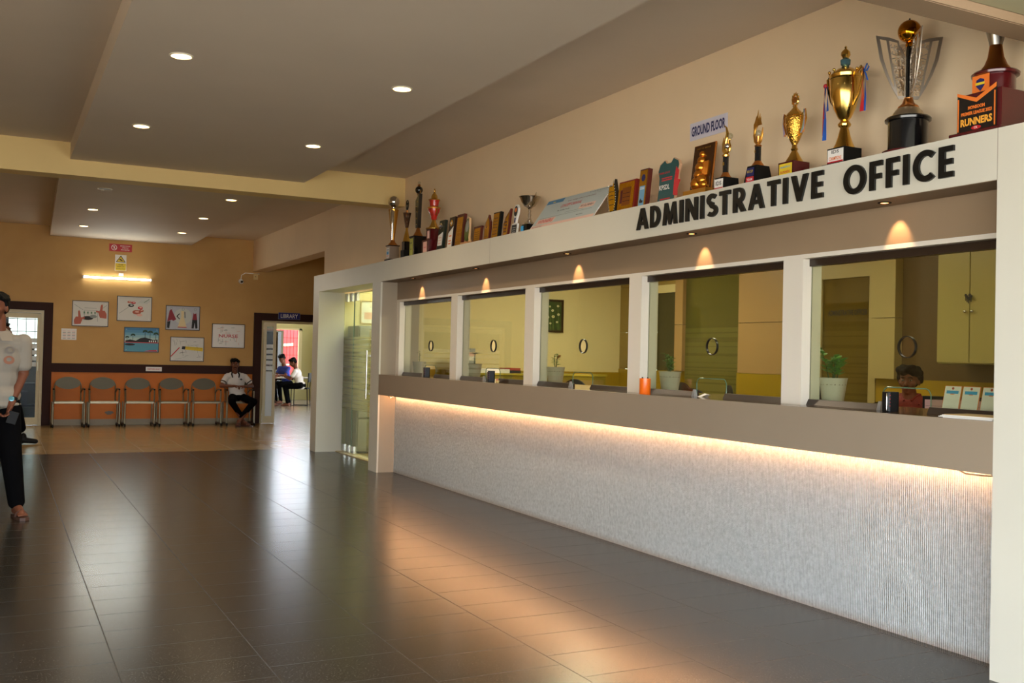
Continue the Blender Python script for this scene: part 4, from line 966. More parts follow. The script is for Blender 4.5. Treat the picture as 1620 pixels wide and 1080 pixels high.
plaque('plaque', 'tall brown plaque with a plain gold plate', 9.244, rect(-.085, .085, 0, .34), .03, m_mar, rect(-.07, .065, .02, .31), m_gpl, extra=lambda t, T, z: rows(t, T, z, -.05, .04, [.06+.03*k for k in range(7)], .005, m_goldd))
t = plaque('plaque', 'green oval plaque with a cream curved wooden arm', 9.048, [(p[0], p[1]) for p in ell(-.02, .165, .055, .115, 24)], .02, mat('green_oval', '#55632a', .3), ell(-.02, .20, .035, .06, 20), m_grey)
MB().tube([(0, -.03, .28), (0, -.07, .26), (0, -.075, .17), (0, -.06, .08), (0, -.08, .03)], [.008, .014, .012, .012, .016], 8).build('curved_arm', mat('cream_wood', '#d3ab78', .5), t)
MB().box(-.04, .04, -.10, .08, .012, .035).build('base', mat('tan_wood', '#b9854e', .5), t)
plaque('plaque', 'small wide gold-plated plaque with a flared top', 8.808, [(-.075, 0), (.08, 0), (.075, .13), (.09, .17), (-.085, .17), (-.075, .13)], .025, m_mar, [(-.065, .01), (.065, .01), (.065, .15), (-.065, .15)], m_gpl, extra=lambda t, T, z: rows(t, T, z, -.045, .045, [.03+.02*k for k in range(5)], .004, m_maroon))
plaque('plaque', 'pointed-arch gold plaque on red backing', 8.596, [(-.05, 0), (.055, 0), (.062, .12), (.055, .19), (.03, .21), (.005, .26), (-.02, .21), (-.045, .19), (-.055, .12)], .022, m_mar, [(-.042, .01), (.04, .01), (.046, .12), (.04, .18), (.003, .235), (-.035, .18), (-.044, .12)], m_gpl, extra=lambda t, T, z: (medal(t, T, z, 0, .14, .025, m_goldd, m_mar), rows(t, T, z, -.035, .035, (.03, .05), .004, m_mar)))
plaque('plaque', 'rectangular gold plaque with a black right edge', 8.395, rect(-.075, .075, 0, .26), .03, m_bkm, rect(-.07, .05, .012, .25), m_gpl, extra=lambda t, T, z: rows(t, T, z, -.05, .03, [.05+.03*k for k in range(6)], .005, m_mar))
plaque('plaque', 'sail-shaped gold and red plaque leaning to the right', 8.198, [(-.04, 0), (.045, 0), (.06, .14), (.065, .265), (-.02, .19), (-.05, .13)], .022, m_mar, [(-.03, .015), (.03, .015), (.045, .14), (.047, .235), (-.012, .175), (-.038, .125)], m_gpl, extra=lambda t, T, z: rows(t, T, z, -.025, .025, [.05+.03*k for k in range(4)], .012, m_mar))
bat = [(-.055, 0), (.055, 0), (.055, .11), (.02, .115), (.022, .14), (.045, .2), (.045, .25), (.015, .285), (-.02, .285), (-.04, .25), (-.035, .19), (-.015, .14), (-.018, .115), (-.055, .11)]
plaque('plaque', 'white-edged cut-out plaque shaped like a spoon over a black square', 8.023, bat, .018, m_wh, rect(-.045, .045, .01, .10), m_ink, extra=lambda t, T, z: (MB().poly(ell(.0, .225, .032, .048, 18), z-.002, z+.001, T=T).build('oval_print', m_ink, t), MB().poly(ell(.0, .235, .02, .02, 14), z+.001, z+.002, T=T).build('orange_print', m_or, t), MB().poly(rect(-.01, .01, .12, .165), z-.002, z+.001, T=T).build('stem_print', m_navy, t), rows(t, T, z, -.03, .03, (.03, .05, .07), .008, m_grey)))
# silver bowl cup
t = tro('silver_cup', 'wide silver bowl cup on a thin stem with black base, beside the big cheque', 7.83, 4.16)
MB().taper(.12, .12, 0, .10, .10, .085).build('base', m_bk, t); label(t, -.061, .05, .02, .07, m_cyan, cy=.02)
MB().lathe([(.045, .085), (.045, .10), (.03, .11), (.018, .13), (.012, .15), (.016, .17), (.010, .19), (.014, .205), (.010, .22), (.02, .235)], 24).build('stem', m_silver, t)
MB().lathe([(.015, .23), (.05, .25), (.075, .285), (.088, .32), (.098, .332), (.088, .328), (.07, .29), (.04, .262), (1e-6, .25)], 32).build('bowl', m_silver, t)
for s in (-1, 1): MB().tube([(0, s*.09, .32), (0, s*.115, .355), (0, s*.11, .31), (0, s*.08, .26), (0, s*.05, .25)], [.003, .004, .004, .004, .003], 6).build('handle', m_silver, t)
# big cheque
ck = thing('presentation_cheque', 'large pale blue presentation cheque with WINNERS in red leaning on the wall', 'cheque', (4.045, 7.10, ZS))
ln = math.hypot(.185, .262); zz = Vector((-.262, 0, .185)).normalized(); yy = Vector((.185, 0, .262)).normalized()
TC = Matrix(((0, yy.x, zz.x, .003), (-1, 0, 0, 0), (0, yy.z, zz.z, .006), (0, 0, 0, 1)))
MB().poly(rect(-.515, .515, 0, ln), -.006, 0, T=TC).build('board', m_wh, ck)
q = MB().m(mat('cheque_paper', '#b4c0bf', .45)).poly(rect(-.515, .515, 0, ln), 0, .001, T=TC)
q.m(mat('cheque_pink', '#e3bfb0', .5)).poly(rect(-.51, .51, .0, .035), .001, .0014, T=TC).poly(rect(-.46, -.16, .045, .10), .001, .0014, T=TC).poly(rect(.17, .40, .13, .18), .001, .0014, T=TC)
q.m(mat('cheque_blue', '#4f86ad', .5)).poly(rect(-.505, -.22, .275, .318), .001, .0014, T=TC).m(m_yel).poly(rect(-.40, -.36, .285, .295), .0014, .0018, T=TC)
q.m(m_ink).poly(rect(-.45, .40, .108, .1095), .001, .0014, T=TC).poly(rect(-.05, .25, .128, .1295), .001, .0014, T=TC)
q.build('print', m_wh, ck)
for s, x, y, h, ww, mm in (('WINNERS', -.31, .072, .040, .25, m_red), ('inter college cultural competition', .10, .262, .018, .44, m_mar), ('CONCEPT CARNIVAL', -.02, .215, .035, .34, m_red), ('Ms. Anantha Trophy', -.10, .165, .018, .20, m_ink), ('\u20b915,000/-', .285, .155, .030, .20, m_ink), ('Karnataka State Bank Ltd. Branch', .34, .305, .010, .30, m_ink), ('D D M M Y Y Y Y', .37, .285, .010, .18, m_grey), ('Signature', .25, .065, .014, .10, m_ink), ('Account No.', -.40, .018, .012, .18, m_mar)):
    q = MB(); text_mb(q, s, TC @ Matrix.Translation((x, y, 0)), h, ww, bold=.012, depth=.002); q.build('lettering', mm, ck)
MB().poly([(0, 0), (.22, 0), (.0, .0001)], 0, .001, T=Matrix.Translation((.0, .2, 0))).box(.02, .17, -.35, -.34, 0, .004).build('rear_strut', m_wh, ck)
# plaques right of the cheque
t = tro('gold_leaf_plaque', 'bright gold leaf-shaped plaque with a beaded black rim, right of the cheque', 6.43, 4.12, 0, 'award plaque')
MB().box(-.03, .05, -.07, .06, 0, .018).build('foot', m_maroon, t)
out_ = [(-.03, .018), (.035, .018), (.06, .10), (.055, .18), (.03, .275), (.01, .235), (-.045, .235), (-.062, .16), (-.055, .09)]
MB().poly(out_, -.02, 0, T=PLT @ Matrix.Translation((.01, 0, 0))).build('rim', m_bk, t)
MB().poly([(p[0]*.72, .14+(p[1]-.14)*.86) for p in out_], 0, .003, T=PLT).build('face_plate', mat('bright_gold', '#f2b71f', .2, .8), t)
q = MB()
for i in range(len(out_)):
    a, b = Vector(out_[i]), Vector(out_[(i+1) % len(out_)])
    for k in range(4): p = a.lerp(b, k/4)*1; q.ball(.004, tuple(PLT @ Vector((p.x*.9, .14+(p.y-.14)*.94, .002))), 5)
q.build('bead_border', m_silver, t); q = MB()
for z in (.08, .12, .15, .18): q.poly(rect(-.03, .03, z, z+.005), .003, .0038, T=PLT)
q.build('engraving', m_maroon, t)
plaque('plaque', 'squarish gold foil plaque on a red board, right of the leaf plaque', 6.212, rect(-.11, .115, 0, .235), .03, mat('red_board', '#7c1c18', .3), rect(-.108, .095, .01, .225), mat('foil_gold', '#e0a019', .22, .85, bump=.6, bscale=30), extra=lambda t, T, z: (MB().poly(rect(-.055, .06, .05, .185), z, z+.001, T=T).build('copper_panel', m_copper, t), MB().poly(rect(-.08, -.05, .07, .17), z, z+.0015, T=T).build('side_motif', m_mar, t), rows(t, T, z+.0015, -.04, .05, (.08, .11, .14), .004, m_mar)))
plaque('plaque', 'tall narrow gold plaque with a round blue emblem and a seascape', 6.001, rect(-.052, .052, 0, .29), .035, m_mar, rect(-.047, .043, .01, .28), m_gpl, extra=lambda t, T, z: (MB().poly(ell(-.002, .225, .022, .026, 20), z, z+.001, T=T).build('blue_emblem', m_navy, t), MB().poly(rect(-.035, .03, .02, .165), z, z+.001, T=T).build('seascape', mat('sea_blue', '#6d9fbd', .4), t), MB().poly([(-.02, .04), (.015, .04), (.02, .055), (0, .06), (-.01, .075), (-.025, .055)], z+.001, z+.002, T=T).build('boat', m_ink, t), rows(t, T, z+.001, -.03, .025, (.15, .14), .004, m_wh)))
js = [(-.10, .01), (.09, .01), (.095, .07), (.10, .20), (.115, .26), (.10, .29), (.045, .315), (.02, .285), (-.03, .285), (-.055, .31), (-.105, .285), (-.12, .24), (-.10, .19), (-.095, .10)]
t = plaque('jersey_plaque', 'dark teal plaque cut like a sports jersey with red lettering', 5.71, [(p[0]*1.06, p[1]*1.02) for p in js], .02, mat('jersey_edge', '#c9a07a', .4), js, m_teal, extra=lambda t, T, z: (rows(t, T, z, -.07, .05, (.18, .165, .03), .008, m_red), MB().poly([(.085, .05), (.13, .04), (.12, .09), (.145, .15), (.115, .16), (.12, .22), (.09, .25), (.08, .15)], z-.004, z+.003, T=T).build('player_figure', m_red, t)))
q = MB(); text_mb(q, 'KPSDL', PLT @ Matrix.Translation((-.01, .115, .013)), .035, .12, bold=.02); q.build('lettering', m_wh, t)
q = MB(); text_mb(q, 'PREMIER LEAGUE', PLT @ Matrix.Translation((-.01, .215, .013)), .014, .12, bold=.02); q.build('lettering', m_red, t)
# figure relief
t = tro('relief_plaque', 'tall dark plaque with a golden seated figure in relief on a cream foot', 5.365, 4.13, 0, 'award plaque')
RT = Matrix.Rotation(.12, 4, 'Y') @ PLT
MB().poly(rect(-.105, .105, .05, .36), -.012, .012, T=RT).build('board', mat('smoky_board', '#4c2c14', .2, .3), t)
MB().poly(rect(-.11, .11, .045, .365), -.006, .006, [rect(-.103, .103, .052, .358)], T=RT).build('edge', m_copper, t)
MB().box(-.05, .06, -.12, .12, .02, .05).build('foot', m_goldd, t); MB().box(-.06, .07, -.10, .13, 0, .02).build('base', mat('cream_base', '#d8c39a', .5), t)
q = MB()
for c, r in (((.0, .29), .024), ((.0, .245), .034), ((-.005, .2), .04), ((-.01, .15), .04), ((.03, .11), .045), ((-.02, .09), .05), ((.05, .08), .035)): q.ball(r, tuple(RT @ Vector((c[0], c[1], .016))), 9)
q.poly(rect(.005, .085, .14, .235), .01, .03, T=RT).build('golden_figure', mat('relief_gold', '#d98a2e', .25, .9), t)
q = MB(); text_mb(q, 'SPIRIT OF SERVICE', RT @ Matrix.Translation((0, .335, .0125)), .01, .15, bold=.02); q.build('lettering', m_gold, t)
# swan trophy
t = tro('flame_curl_trophy', 'slim trophy with a long golden curl, glass bulb and IDS label', 5.079, 4.11)
MB().taper(.125, .10, 0, .115, .09, .085, c=(.01, 0)).build('base', m_bkm, t)
label(t, -.053, .085, .012, .075, m_wh, [('IDS', .047, .026, .055, m_ink)], mt=m_ink); MB().box(-.0555, -.054, -.042, .042, .012, .020).build('red_stripe', m_red, t)
MB().lathe([(.040, .085), (.036, .092), (.024, .11), (.020, .12)], 20).build('collar', m_copper, t)
MB().cyl(.019, .115, .225, 16).build('black_column', m_bk, t); MB().box(-.021, -.0185, -.006, .006, .165, .185).build('gold_mark', m_gold, t)
MB().lathe([(.022, .222), (.024, .232), (.016, .24)], 16).build('top_collar', m_gold, t)
MB().tube([(0, .0, .235), (0, .014, .27), (0, .004, .32), (0, -.012, .37), (0, .0, .41), (0, .018, .425)], [.008, .012, .012, .010, .006, .002], 8).build('tall_curl', m_gold, t)
MB().tube([(0, 0, .235), (0, .026, .265), (0, .03, .31), (0, .024, .35)], [.008, .009, .006, .002], 8).build('short_curl', m_gold, t)
MB().tube([(0, 0, .24), (0, -.03, .255), (0, -.04, .285), (0, -.03, .31), (0, -.034, .33)], [.008, .009, .008, .007, .006], 8).build('right_curl', m_gold, t)
MB().ball(.019, (0, -.038, .348), 12).build('glass_ball', m_acr, t); MB().ball(.02, (-.005, -.02, .285), 12).build('crystal_drop', m_silver, t)
# hand/flame trophy
t = tro('flame_ring_trophy', 'trophy with golden open ring, flames on top and a glass ball inside', 4.786, 4.12)
MB().taper(.135, .115, 0, .10, .085, .115, c=(.005, 0)).build('base', m_bkm, t)
label(t, -.060, .07, .012, .045, m_red, [('TEAM', .028, .014, .05, m_wh)]); label(t, -.056, .065, .05, .10, m_navy, [('IDS CUP', .078, .016, .05, m_yel)])
MB().lathe([(.040, .115), (.038, .122), (.025, .14), (.02, .148)], 20).build('collar', m_copper, t)
MB().cyl(.0195, .145, .235, 16).build('black_column', m_bk, t); q = MB(); text_mb(q, 'K', faceW(-.0205, 0, .205), .016, bold=.03); q.build('gold_mark', m_gold, t)
MB().lathe([(.02, .235), (.024, .243), (.012, .25)], 16).build('top_collar', m_copper, t)
MB().tube([(0, 0, .25), (0, .026, .27), (0, .036, .31), (0, .03, .35), (0, .008, .375), (0, -.022, .372)], [.010, .009, .008, .008, .008, .004], 8).build('ring_curl', m_goldd, t)
MB().tube([(0, 0, .25), (0, -.022, .27), (0, -.036, .31), (0, -.040, .35)], [.010, .009, .007, .002], 8).build('side_curl', m_goldd, t)
MB().ball(.020, (0, -.004, .318), 12).build('glass_ball', m_acr, t); MB().lathe([(.006, .26), (.014, .30)], 10).build('ball_cup', m_copper, t)
q = MB()
for y, z0, z1 in ((.032, .355, .40), (.02, .365, .43), (.004, .37, .465), (-.012, .37, .44), (-.02, .37, .42)): q.tube([(0, y, z0), (0, y+.004, (z0+z1)/2), (0, y-.003, z1)], [.009, .006, .001], 6)
q.build('flame', m_goldd, t)
# ribbon helper
def ribbon(t, pts, w_, m):
    pts = [Vector(p) for p in pts]; vs = []; fs = []
    for i, p in enumerate(pts):
        o = Vector((w_/2*math.cos(.6*i), w_/2*math.sin(.6*i)+w_*.25, 0))
        vs += [p-o+Vector((.0008, 0, 0)), p+o+Vector((.0008, 0, 0)), p+o-Vector((.0008, 0, 0)), p-o-Vector((.0008, 0, 0))]
    for i in range(len(pts)-1):
        for k in range(4): a = i*4+k; b = i*4+(k+1) % 4; fs.append((a, b, b+4, a+4))
    fs += [(3, 2, 1, 0), tuple(4*(len(pts)-1)+k for k in range(4))]
    return MB().add(vs, fs, True).build('ribbon', m, t)
m_rbr = mat('red_ribbon', '#c8202e', .4); m_rbb = mat('blue_ribbon', '#1f5fc4', .4); m_rbl = mat('lilac_ribbon', '#a99ac6', .4); m_rbo = mat('orange_ribbon', '#df8c2c', .4); m_rbt = mat('mint_ribbon', '#8fb8a0', .4)
# medium gold cup
t = tro('gold_cup', 'medium hammered gold cup with a wreath on the lid and pastel ribbons', 4.468, 4.12)
MB().box(-.065, .06, -.062, .062, 0, .085).build('base', m_maroon, t); label(t, -.065, .105, .012, .075, m_yel, [('RUNNERS', .026, .014, .08, m_red), ('BALL MASTER CUP', .055, .010, .08, m_cyan)])
MB().lathe([(.052, .085), (.05, .095), (.035, .12), (.022, .145), (.016, .155), (.022, .165), (.016, .175), (.014, .19)], 24).build('foot', m_gold, t)
MB().lathe([(.014, .19), (.028, .215), (.05, .27), (.058, .32), (.058, .345), (.052, .36)], 28).build('cup_body', mat('hammered_gold', '#e0ab4a', .2, 1, bump=.7, bscale=90), t)
MB().lathe([(.054, .36), (.05, .37), (.03, .39), (.016, .405), (.012, .415)], 28).build('lid', m_gold, t)
q = MB().tube([(0, .022*math.cos(a), .455+.032*math.sin(a)) for a in [2*PI*i/16 for i in range(17)]], .006, 6)
for k in range(12):
    a = -PI/2+2*PI*k/12; q.tube([(0, .024*math.cos(a), .455+.034*math.sin(a)), (0, .034*math.cos(a+.2), .455+.048*math.sin(a+.2))], [.005, .001], 5)
q.build('wreath', m_gold, t); MB().lathe([(.019, -.002), (.019, .002)], 16, T=faceW(-.004, 0, .455)).build('medallion', m_copper, t)
for s in (-1, 1): MB().tube([(0, s*.05, .35), (0, s*.085, .385), (0, s*.092, .33), (0, s*.07, .27), (0, s*.04, .235)], .0055, 8).build('handle', m_gold, t)
for s, m, dy in ((-1, m_rbl, .0), (-1, m_rbt, .006), (-1, m_rbo, -.008), (1, m_rbl, 0), (1, m_rbo, -.006)):
    ribbon(t, [(-.008, s*.085+dy, .385), (-.012, s*.09+dy, .33), (-.01, s*.08+dy, .28), (-.012, s*(.072)+dy, .25)], .010, m)
# big gold cup
t = tro('gold_cup', 'large shiny gold cup with crown lid and red and blue ribbons', 4.08, 4.12)
MB().box(-.08, .085, -.085, .085, 0, .012).build('foot_slab', m_bkm, t); MB().box(-.062, .068, -.062, .062, .012, .10).build('base', m_bkm, t)
label(t, -.062, .115, .018, .092, m_wh, [('IDS', .078, .018, .055, m_ink), ('CHAMPIONS', .042, .020, .09, m_or)]); MB().box(-.0655, -.0637, -.056, .056, .018, .026).build('red_stripe', m_red, t)
MB().lathe([(.060, .10), (.057, .108), (.048, .125), (.036, .16), (.026, .20), (.022, .215), (.034, .225), (.036, .235), (.026, .25), (.02, .255)], 30).build('foot', m_gold, t)
MB().lathe([(.02, .255), (.035, .27), (.06, .325), (.078, .39), (.082, .45), (.082, .48), (.086, .485), (.082, .49), (.086, .505), (.08, .508)], 36).build('cup_body', m_gold, t)
q = MB()
for k in range(6):
    a = PI+(-1.1+.45*k)
    q.tube([((.079+.0*s)*math.cos(a+.5*s)*(.45+.58*s), (.079)*math.sin(a+.5*s)*(.45+.58*s), .285+.16*s) for s in [i/6 for i in range(7)]], [.002, .003, .004, .004, .003, .002, .001], 6)
q.build('raised_leaves', m_gold, t)
q = MB().lathe([(.082, .505), (.07, .52), (.045, .54), (.025, .548), (.015, .56)], 32)
for k in range(8):
    a = 2*PI*k/8; q.ball(.009, (.084*math.cos(a), .084*math.sin(a), .525), 7).tube([(.084*math.cos(a), .084*math.sin(a), .505), (.08*math.cos(a), .08*math.sin(a), .525)], .004, 5)
q.build('crown_lid', m_gold, t)
MB().lathe([(.016, .556), (.026, .565), (.028, .59), (.02, .598)], 20).build('jewelled_collar', mat('jewel_blue', '#5f8c9a', .15, .7), t)
MB().lathe([(.012, .596), (.026, .618), (.024, .635), (.010, .65), (.004, .655), (.008, .662), (1e-4, .672)], 20).build('finial', m_gold, t)
for s in (-1, 1): MB().tube([(0, s*.08, .50), (0, s*.115, .53), (0, s*.13, .51), (0, s*.125, .46), (0, s*.10, .38), (0, s*.065, .33)], [.006, .008, .008, .009, .008, .006], 8).build('handle', m_gold, t)
ribbon(t, [(-.01, .135, .47), (-.012, .14, .38), (-.012, .135, .28), (-.012, .138, .17)], .018, m_rbb)
ribbon(t, [(-.006, .145, .47), (-.008, .152, .38), (-.008, .15, .30), (-.008, .147, .20)], .012, m_rbr)
ribbon(t, [(-.012, .118, .47), (-.016, .115, .40), (-.016, .113, .33)], .016, m_rbb)
ribbon(t, [(-.006, -.135, .52), (-.01, -.135, .43), (-.01, -.138, .36), (-.01, -.132, .28)], .016, m_rbr)
ribbon(t, [(-.004, -.148, .52), (-.006, -.150, .43), (-.006, -.152, .36), (-.006, -.148, .28)], .010, m_rbb)
MB().tube([(0, -.135, .50), (-.01, -.165, .53), (-.01, -.178, .51), (-.006, -.16, .495), (0, -.137, .50), (-.01, -.16, .47), (-.01, -.17, .44)], .004, 6).build('ribbon_bow', m_rbb, t)
MB().ball(.014, (-.004, .142, .478), 8).build('ribbon_knot', m_rbr, t)
# winged trophy
t = tro('winged_trophy', 'very large trophy with four pierced silver wings and a gold ball on top', 3.658, 4.135)
MB().lathe([(.125, 0), (.125, .012), (.10, .018)], 36).build('foot', m_maroon, t)
MB().cyl(.098, .018, .165, 40).build('drum_base', m_bk, t); MB().lathe([(.098, .165), (.112, .168), (.114, .178), (.108, .186)], 40).build('drum_rim', m_bk, t)
MB().lathe([(.085, .186), (.084, .195), (.07, .215), (.066, .222), (.05, .238)], 32).build('silver_dome', mat('matte_silver', '#cdbfa6', .4, 1), t)
MB().lathe([(.052, .235), (.05, .245), (.03, .262), (.022, .285), (.024, .29)], 28).build('copper_bell', m_copper, t)
MB().cyl(.0145, .285, .555, 16).build('black_column', m_bk, t)
MB().lathe([(.014, .555), (.02, .565), (.014, .585)], 16).ball(.058, (0, 0, .635), 20).build('gold_ball', mat('deep_gold', '#c98519', .1, 1), t); MB().lathe([(.006, .69), (.004, .70), (1e-4, .705)], 8).build('finial', m_bkm, t)
wo = [(.016, .285), (.05, .283), (.085, .34), (.12, .41), (.15, .49), (.172, .61), (.10, .60), (.055, .585), (.05, .56), (.03, .52), (.016, .50)]
wh_ = [(.075, .345), (.105, .41), (.132, .49), (.152, .592), (.118, .586), (.098, .48), (.082, .40)]
r0 = random.Random(2)
for k in range(4):
    T = Matrix.Rotation(math.radians(62+90*k), 4, 'Z') @ Matrix(((1, 0, 0, 0), (0, 0, -1, 0), (0, 1, 0, 0), (0, 0, 0, 1)))
    inner = [(.022, .30), (.055, .30), (.072, .40), (.088, .48), (.105, .585), (.062, .575), (.055, .55), (.035, .51), (.022, .49)]
    q = MB().poly(wo, -.002, .002, [wh_, inner], T=T)
    for j in range(26):
        z = r0.uniform(.31, .57); lo = .022 if z < .5 else .022+(z-.49)*.45; hi = .055+max(0, z-.30)*.17
        x = r0.uniform(lo, max(lo+.004, hi)); 
        pts = [(min(hi, max(lo, x+.011*math.cos(a0)*(1 if j % 2 else -1))), z+.011*math.sin(a0), 0) for a0 in [i*.9+j for i in range(6)]]
        q.tube(pts, .0022, 4, T=T)
    for j in range(9):
        z = .32+.028*j; lo = .022; hi = .055+max(0, z-.30)*.17; q.tube([(lo, z, 0), ((lo+hi)/2, z+.012*(-1)**j, 0), (hi, z+.004, 0)], .0022, 4, T=T)
    q.build('wing', m_pewter, t)
# monsoon trophy
t = tro('runners_trophy', 'maroon-based trophy with a RUNNERS panel at the near end of the ledge', 3.175, 4.155)
MB().box(-.135, .15, -.14, .14, 0, .02).build('foot_slab', m_maroon, t, bevel=.004)
MB().box(-.11, .13, -.125, .105, .02, .20).build('base', m_maroon, t, bevel=.003)
MB().cyl(.088, .20, .285, 36, T=Matrix.Translation((.005, -.005, 0))).build('drum', m_maroon, t); MB().lathe([(.088, .285), (.105, .288), (.107, .298), (.10, .305)], 36, T=Matrix.Translation((.005, -.005, 0))).build('drum_rim', m_maroon, t)
MB().lathe([(.078, .305), (.075, .312), (.052, .34), (.036, .38), (.030, .42), (.028, .435)], 30, T=Matrix.Translation((.005, -.005, 0))).build('copper_bell', m_copper, t)
MB().lathe([(.028, .435), (.036, .47), (.05, .53), (.068, .60), (.078, .66), (.078, .72), (.06, .74)], 32, T=Matrix.Translation((.005, -.005, 0))).build('silver_cup', mat('satin_silver', '#b9b4ab', .3, 1), t)
for s in (-1, 1): MB().tube([(0, s*.06, .56), (0, s*.10, .585), (0, s*.11, .64), (0, s*.085, .69)], .008, 8).build('handle', m_copper, t)
pn = [(-.095, .012), (.115, .012), (.115, .225), (.0, .17), (-.095, .21)]
TP = Matrix(((0, 0, -1, -.112), (-1, 0, 0, -.01), (0, 1, 0, .008), (0, 0, 0, 1)))
o = MB().poly([(-.115, .012), (.095, .012), (.095, .215), (-.01, .165), (-.115, .205)], 0, .006, T=TP).build('panel', mat('panel_black', '#1b1512', .35), t)
MB().poly([(-.115, .19), (-.01, .145), (.095, .195), (.095, .215), (-.01, .165), (-.115, .205)][::-1], .006, .008, T=TP).poly([(-.112, .02), (-.106, .02), (-.106, .175), (-.112, .175)], .006, .0075, T=TP).poly([(.084, .02), (.09, .02), (.09, .18), (.084, .18)], .006, .0075, T=TP).build('orange_trim', m_or, o)
for s, y, h, ww, mm in (('RUNNERS', .058, .036, .17, mat('runner_yellow', '#f0a83c', .4)), ('PREMIER LEAGUE 2023', .098, .017, .165, m_or), ('MONSOON', .124, .017, .09, m_or)):
    q = MB(); text_mb(q, s, TP @ Matrix.Translation((-.01, y, .006)), h, ww, bold=.045); q.build('lettering', mm, o)
MB().poly(ell(-.01, .026, .026, .009, 20), .006, .008, T=TP).build('red_badge', m_red, o)
q = MB(); text_mb(q, 'CK', TP @ Matrix.Translation((-.01, .026, .008)), .010, .02, bold=.02); q.build('lettering', m_wh, o)
o = MB().box(-.086, -.083, -.04, .05, .20, .285).build('orange_card', m_or, t)
MB().poly([(0, .21), (.022, .235), (.02, .262), (0, .27), (-.02, .262), (-.022, .235)], 0, .003, T=faceW(-.0865, .005, 0)).build('crest', m_navy, o); MB().poly(rect(-.024, .024, .238, .250), .003, .004, T=faceW(-.0865, .005, 0)).build('crest_band', m_yel, o)

# ------------------------------------------------------------------ things on the counter
def pot_plant(y, lab, kind, x=4.43):
    t = thing('potted_plant', lab, 'potted plant', (x, y, 1.1568), 0, 'white pots behind the service windows')
    prof = [(.057, 0), (.06, .004), (.082, .158), (.086, .162), (.082, .162), (.078, .15), (.078, .14)]
    q = MB(); n = 64; vs = []; fs = []
    for r, z in prof[:3]+prof[3:]:
        for k in range(n): a = 2*PI*k/n; rr = r-(.0018 if k % 2 and r > .058 and z < .158 else 0); vs.append((rr*math.cos(a), rr*math.sin(a), z))
    for i in range(len(prof)-1):
        for k in range(n): fs.append((i*n+k, i*n+(k+1) % n, (i+1)*n+(k+1) % n, (i+1)*n+k))
    fs.append(tuple(reversed(range(n)))); q.add(vs, fs, True); q.build('pot', mat('ribbed_white_pot', '#cfc8ba', .5), t)
    MB().cyl(.077, .12, .142, 20).build('soil', mat('soil', '#3a2c1f', .9), t)
    r = random.Random(int(y*100)); 
    stems = {'tall': [(-.02, .075, .30), (0, -.03, .22), (.02, -.05, .20), (.01, .02, .20), (.0, -.015, .23)], 'zz': [(0, .06, .24), (.01, .03, .22), (0, .0, .20), (0, -.02, .18)],
             'mix': [(0, .03, .20), (.02, .01, .21), (0, -.03, .20)], 'small': [(0, .0, .20), (.01, -.01, .21)], 'thin': [(0, .01, .22)]}[kind]
    fol = MB(); stm = MB()
    def leaf_(p, d, L, W):
        d = Vector(d).normalized(); s = d.cross(Vector((0, 0, 1))); s = s.normalized() if s.length > .01 else Vector((1, 0, 0)); up = s.cross(d)
        P = [p, p+d*L*.35+s*W/2+up*.004, p+d*L*.75+s*W*.35, p+d*L-up*.006, p+d*L*.75-s*W*.35, p+d*L*.35-s*W/2+up*.004]
        fol.add([q_+up*.0006 for q_ in P]+[q_-up*.0006 for q_ in P], [(0, 1, 2, 3, 4, 5), (11, 10, 9, 8, 7, 6)]+[(i, i+6, (i+1) % 6+6, (i+1) % 6) for i in range(6)])
    for dx, dy, h in stems:
        b = Vector((dx*.4, dy*.3, .14)); tip = Vector((dx, dy, .14+h*.62)); mid = b.lerp(tip, .5)+Vector((0, 0, .01))
        stm.tube([b, mid, tip], [.004, .003, .002], 6)
        if kind == 'small':
            for k in range(7): a = 2*PI*k/7+dx*30; leaf_(tip, (math.cos(a), math.sin(a), .15), .055, .022)
            continue
        nl = 12 if kind in ('tall', 'zz') else 7
        for k in range(nl):
            s = .3+.7*k/(nl-1); p = b.lerp(tip, s); a = r.uniform(0, 6.28)
            leaf_(p, (math.cos(a), math.sin(a), .5 if kind == 'tall' else .3), .055 if kind == 'tall' else .038, .036 if kind == 'tall' else .022)
    stm.build('stem', m_leafd, t)
    fol.build('foliage', mat('pale_green_leaf', '#7f9a72', .5) if kind == 'thin' else (m_leaf if kind in ('tall', 'mix', 'zz') else m_leafd), t)
    if kind == 'mix':
        q = MB()
        for k in range(9): q.tube([(0, -.03-.004*k, .24+.003*k), (.01*math.cos(k), -.045-.004*k, .26+.006*math.sin(k*2))], [.008, .004], 5)
        q.build('dry_flower', mat('dry_orange', '#a8743c', .6), t)
pot_plant(4.44, 'leafy green plant in a white ribbed pot at the nearest window', 'tall')
pot_plant(6.067, 'drooping small-leaved plant in a white ribbed pot right of the orange cup', 'zz')
pot_plant(7.777, 'low plant with dry orange tip in a white pot at the middle window', 'mix')
pot_plant(9.495, 'dark rosette plant in a white pot at the second farthest window', 'small')
pot_plant(11.02, 'pale thin sprig in a white pot at the farthest window', 'thin')
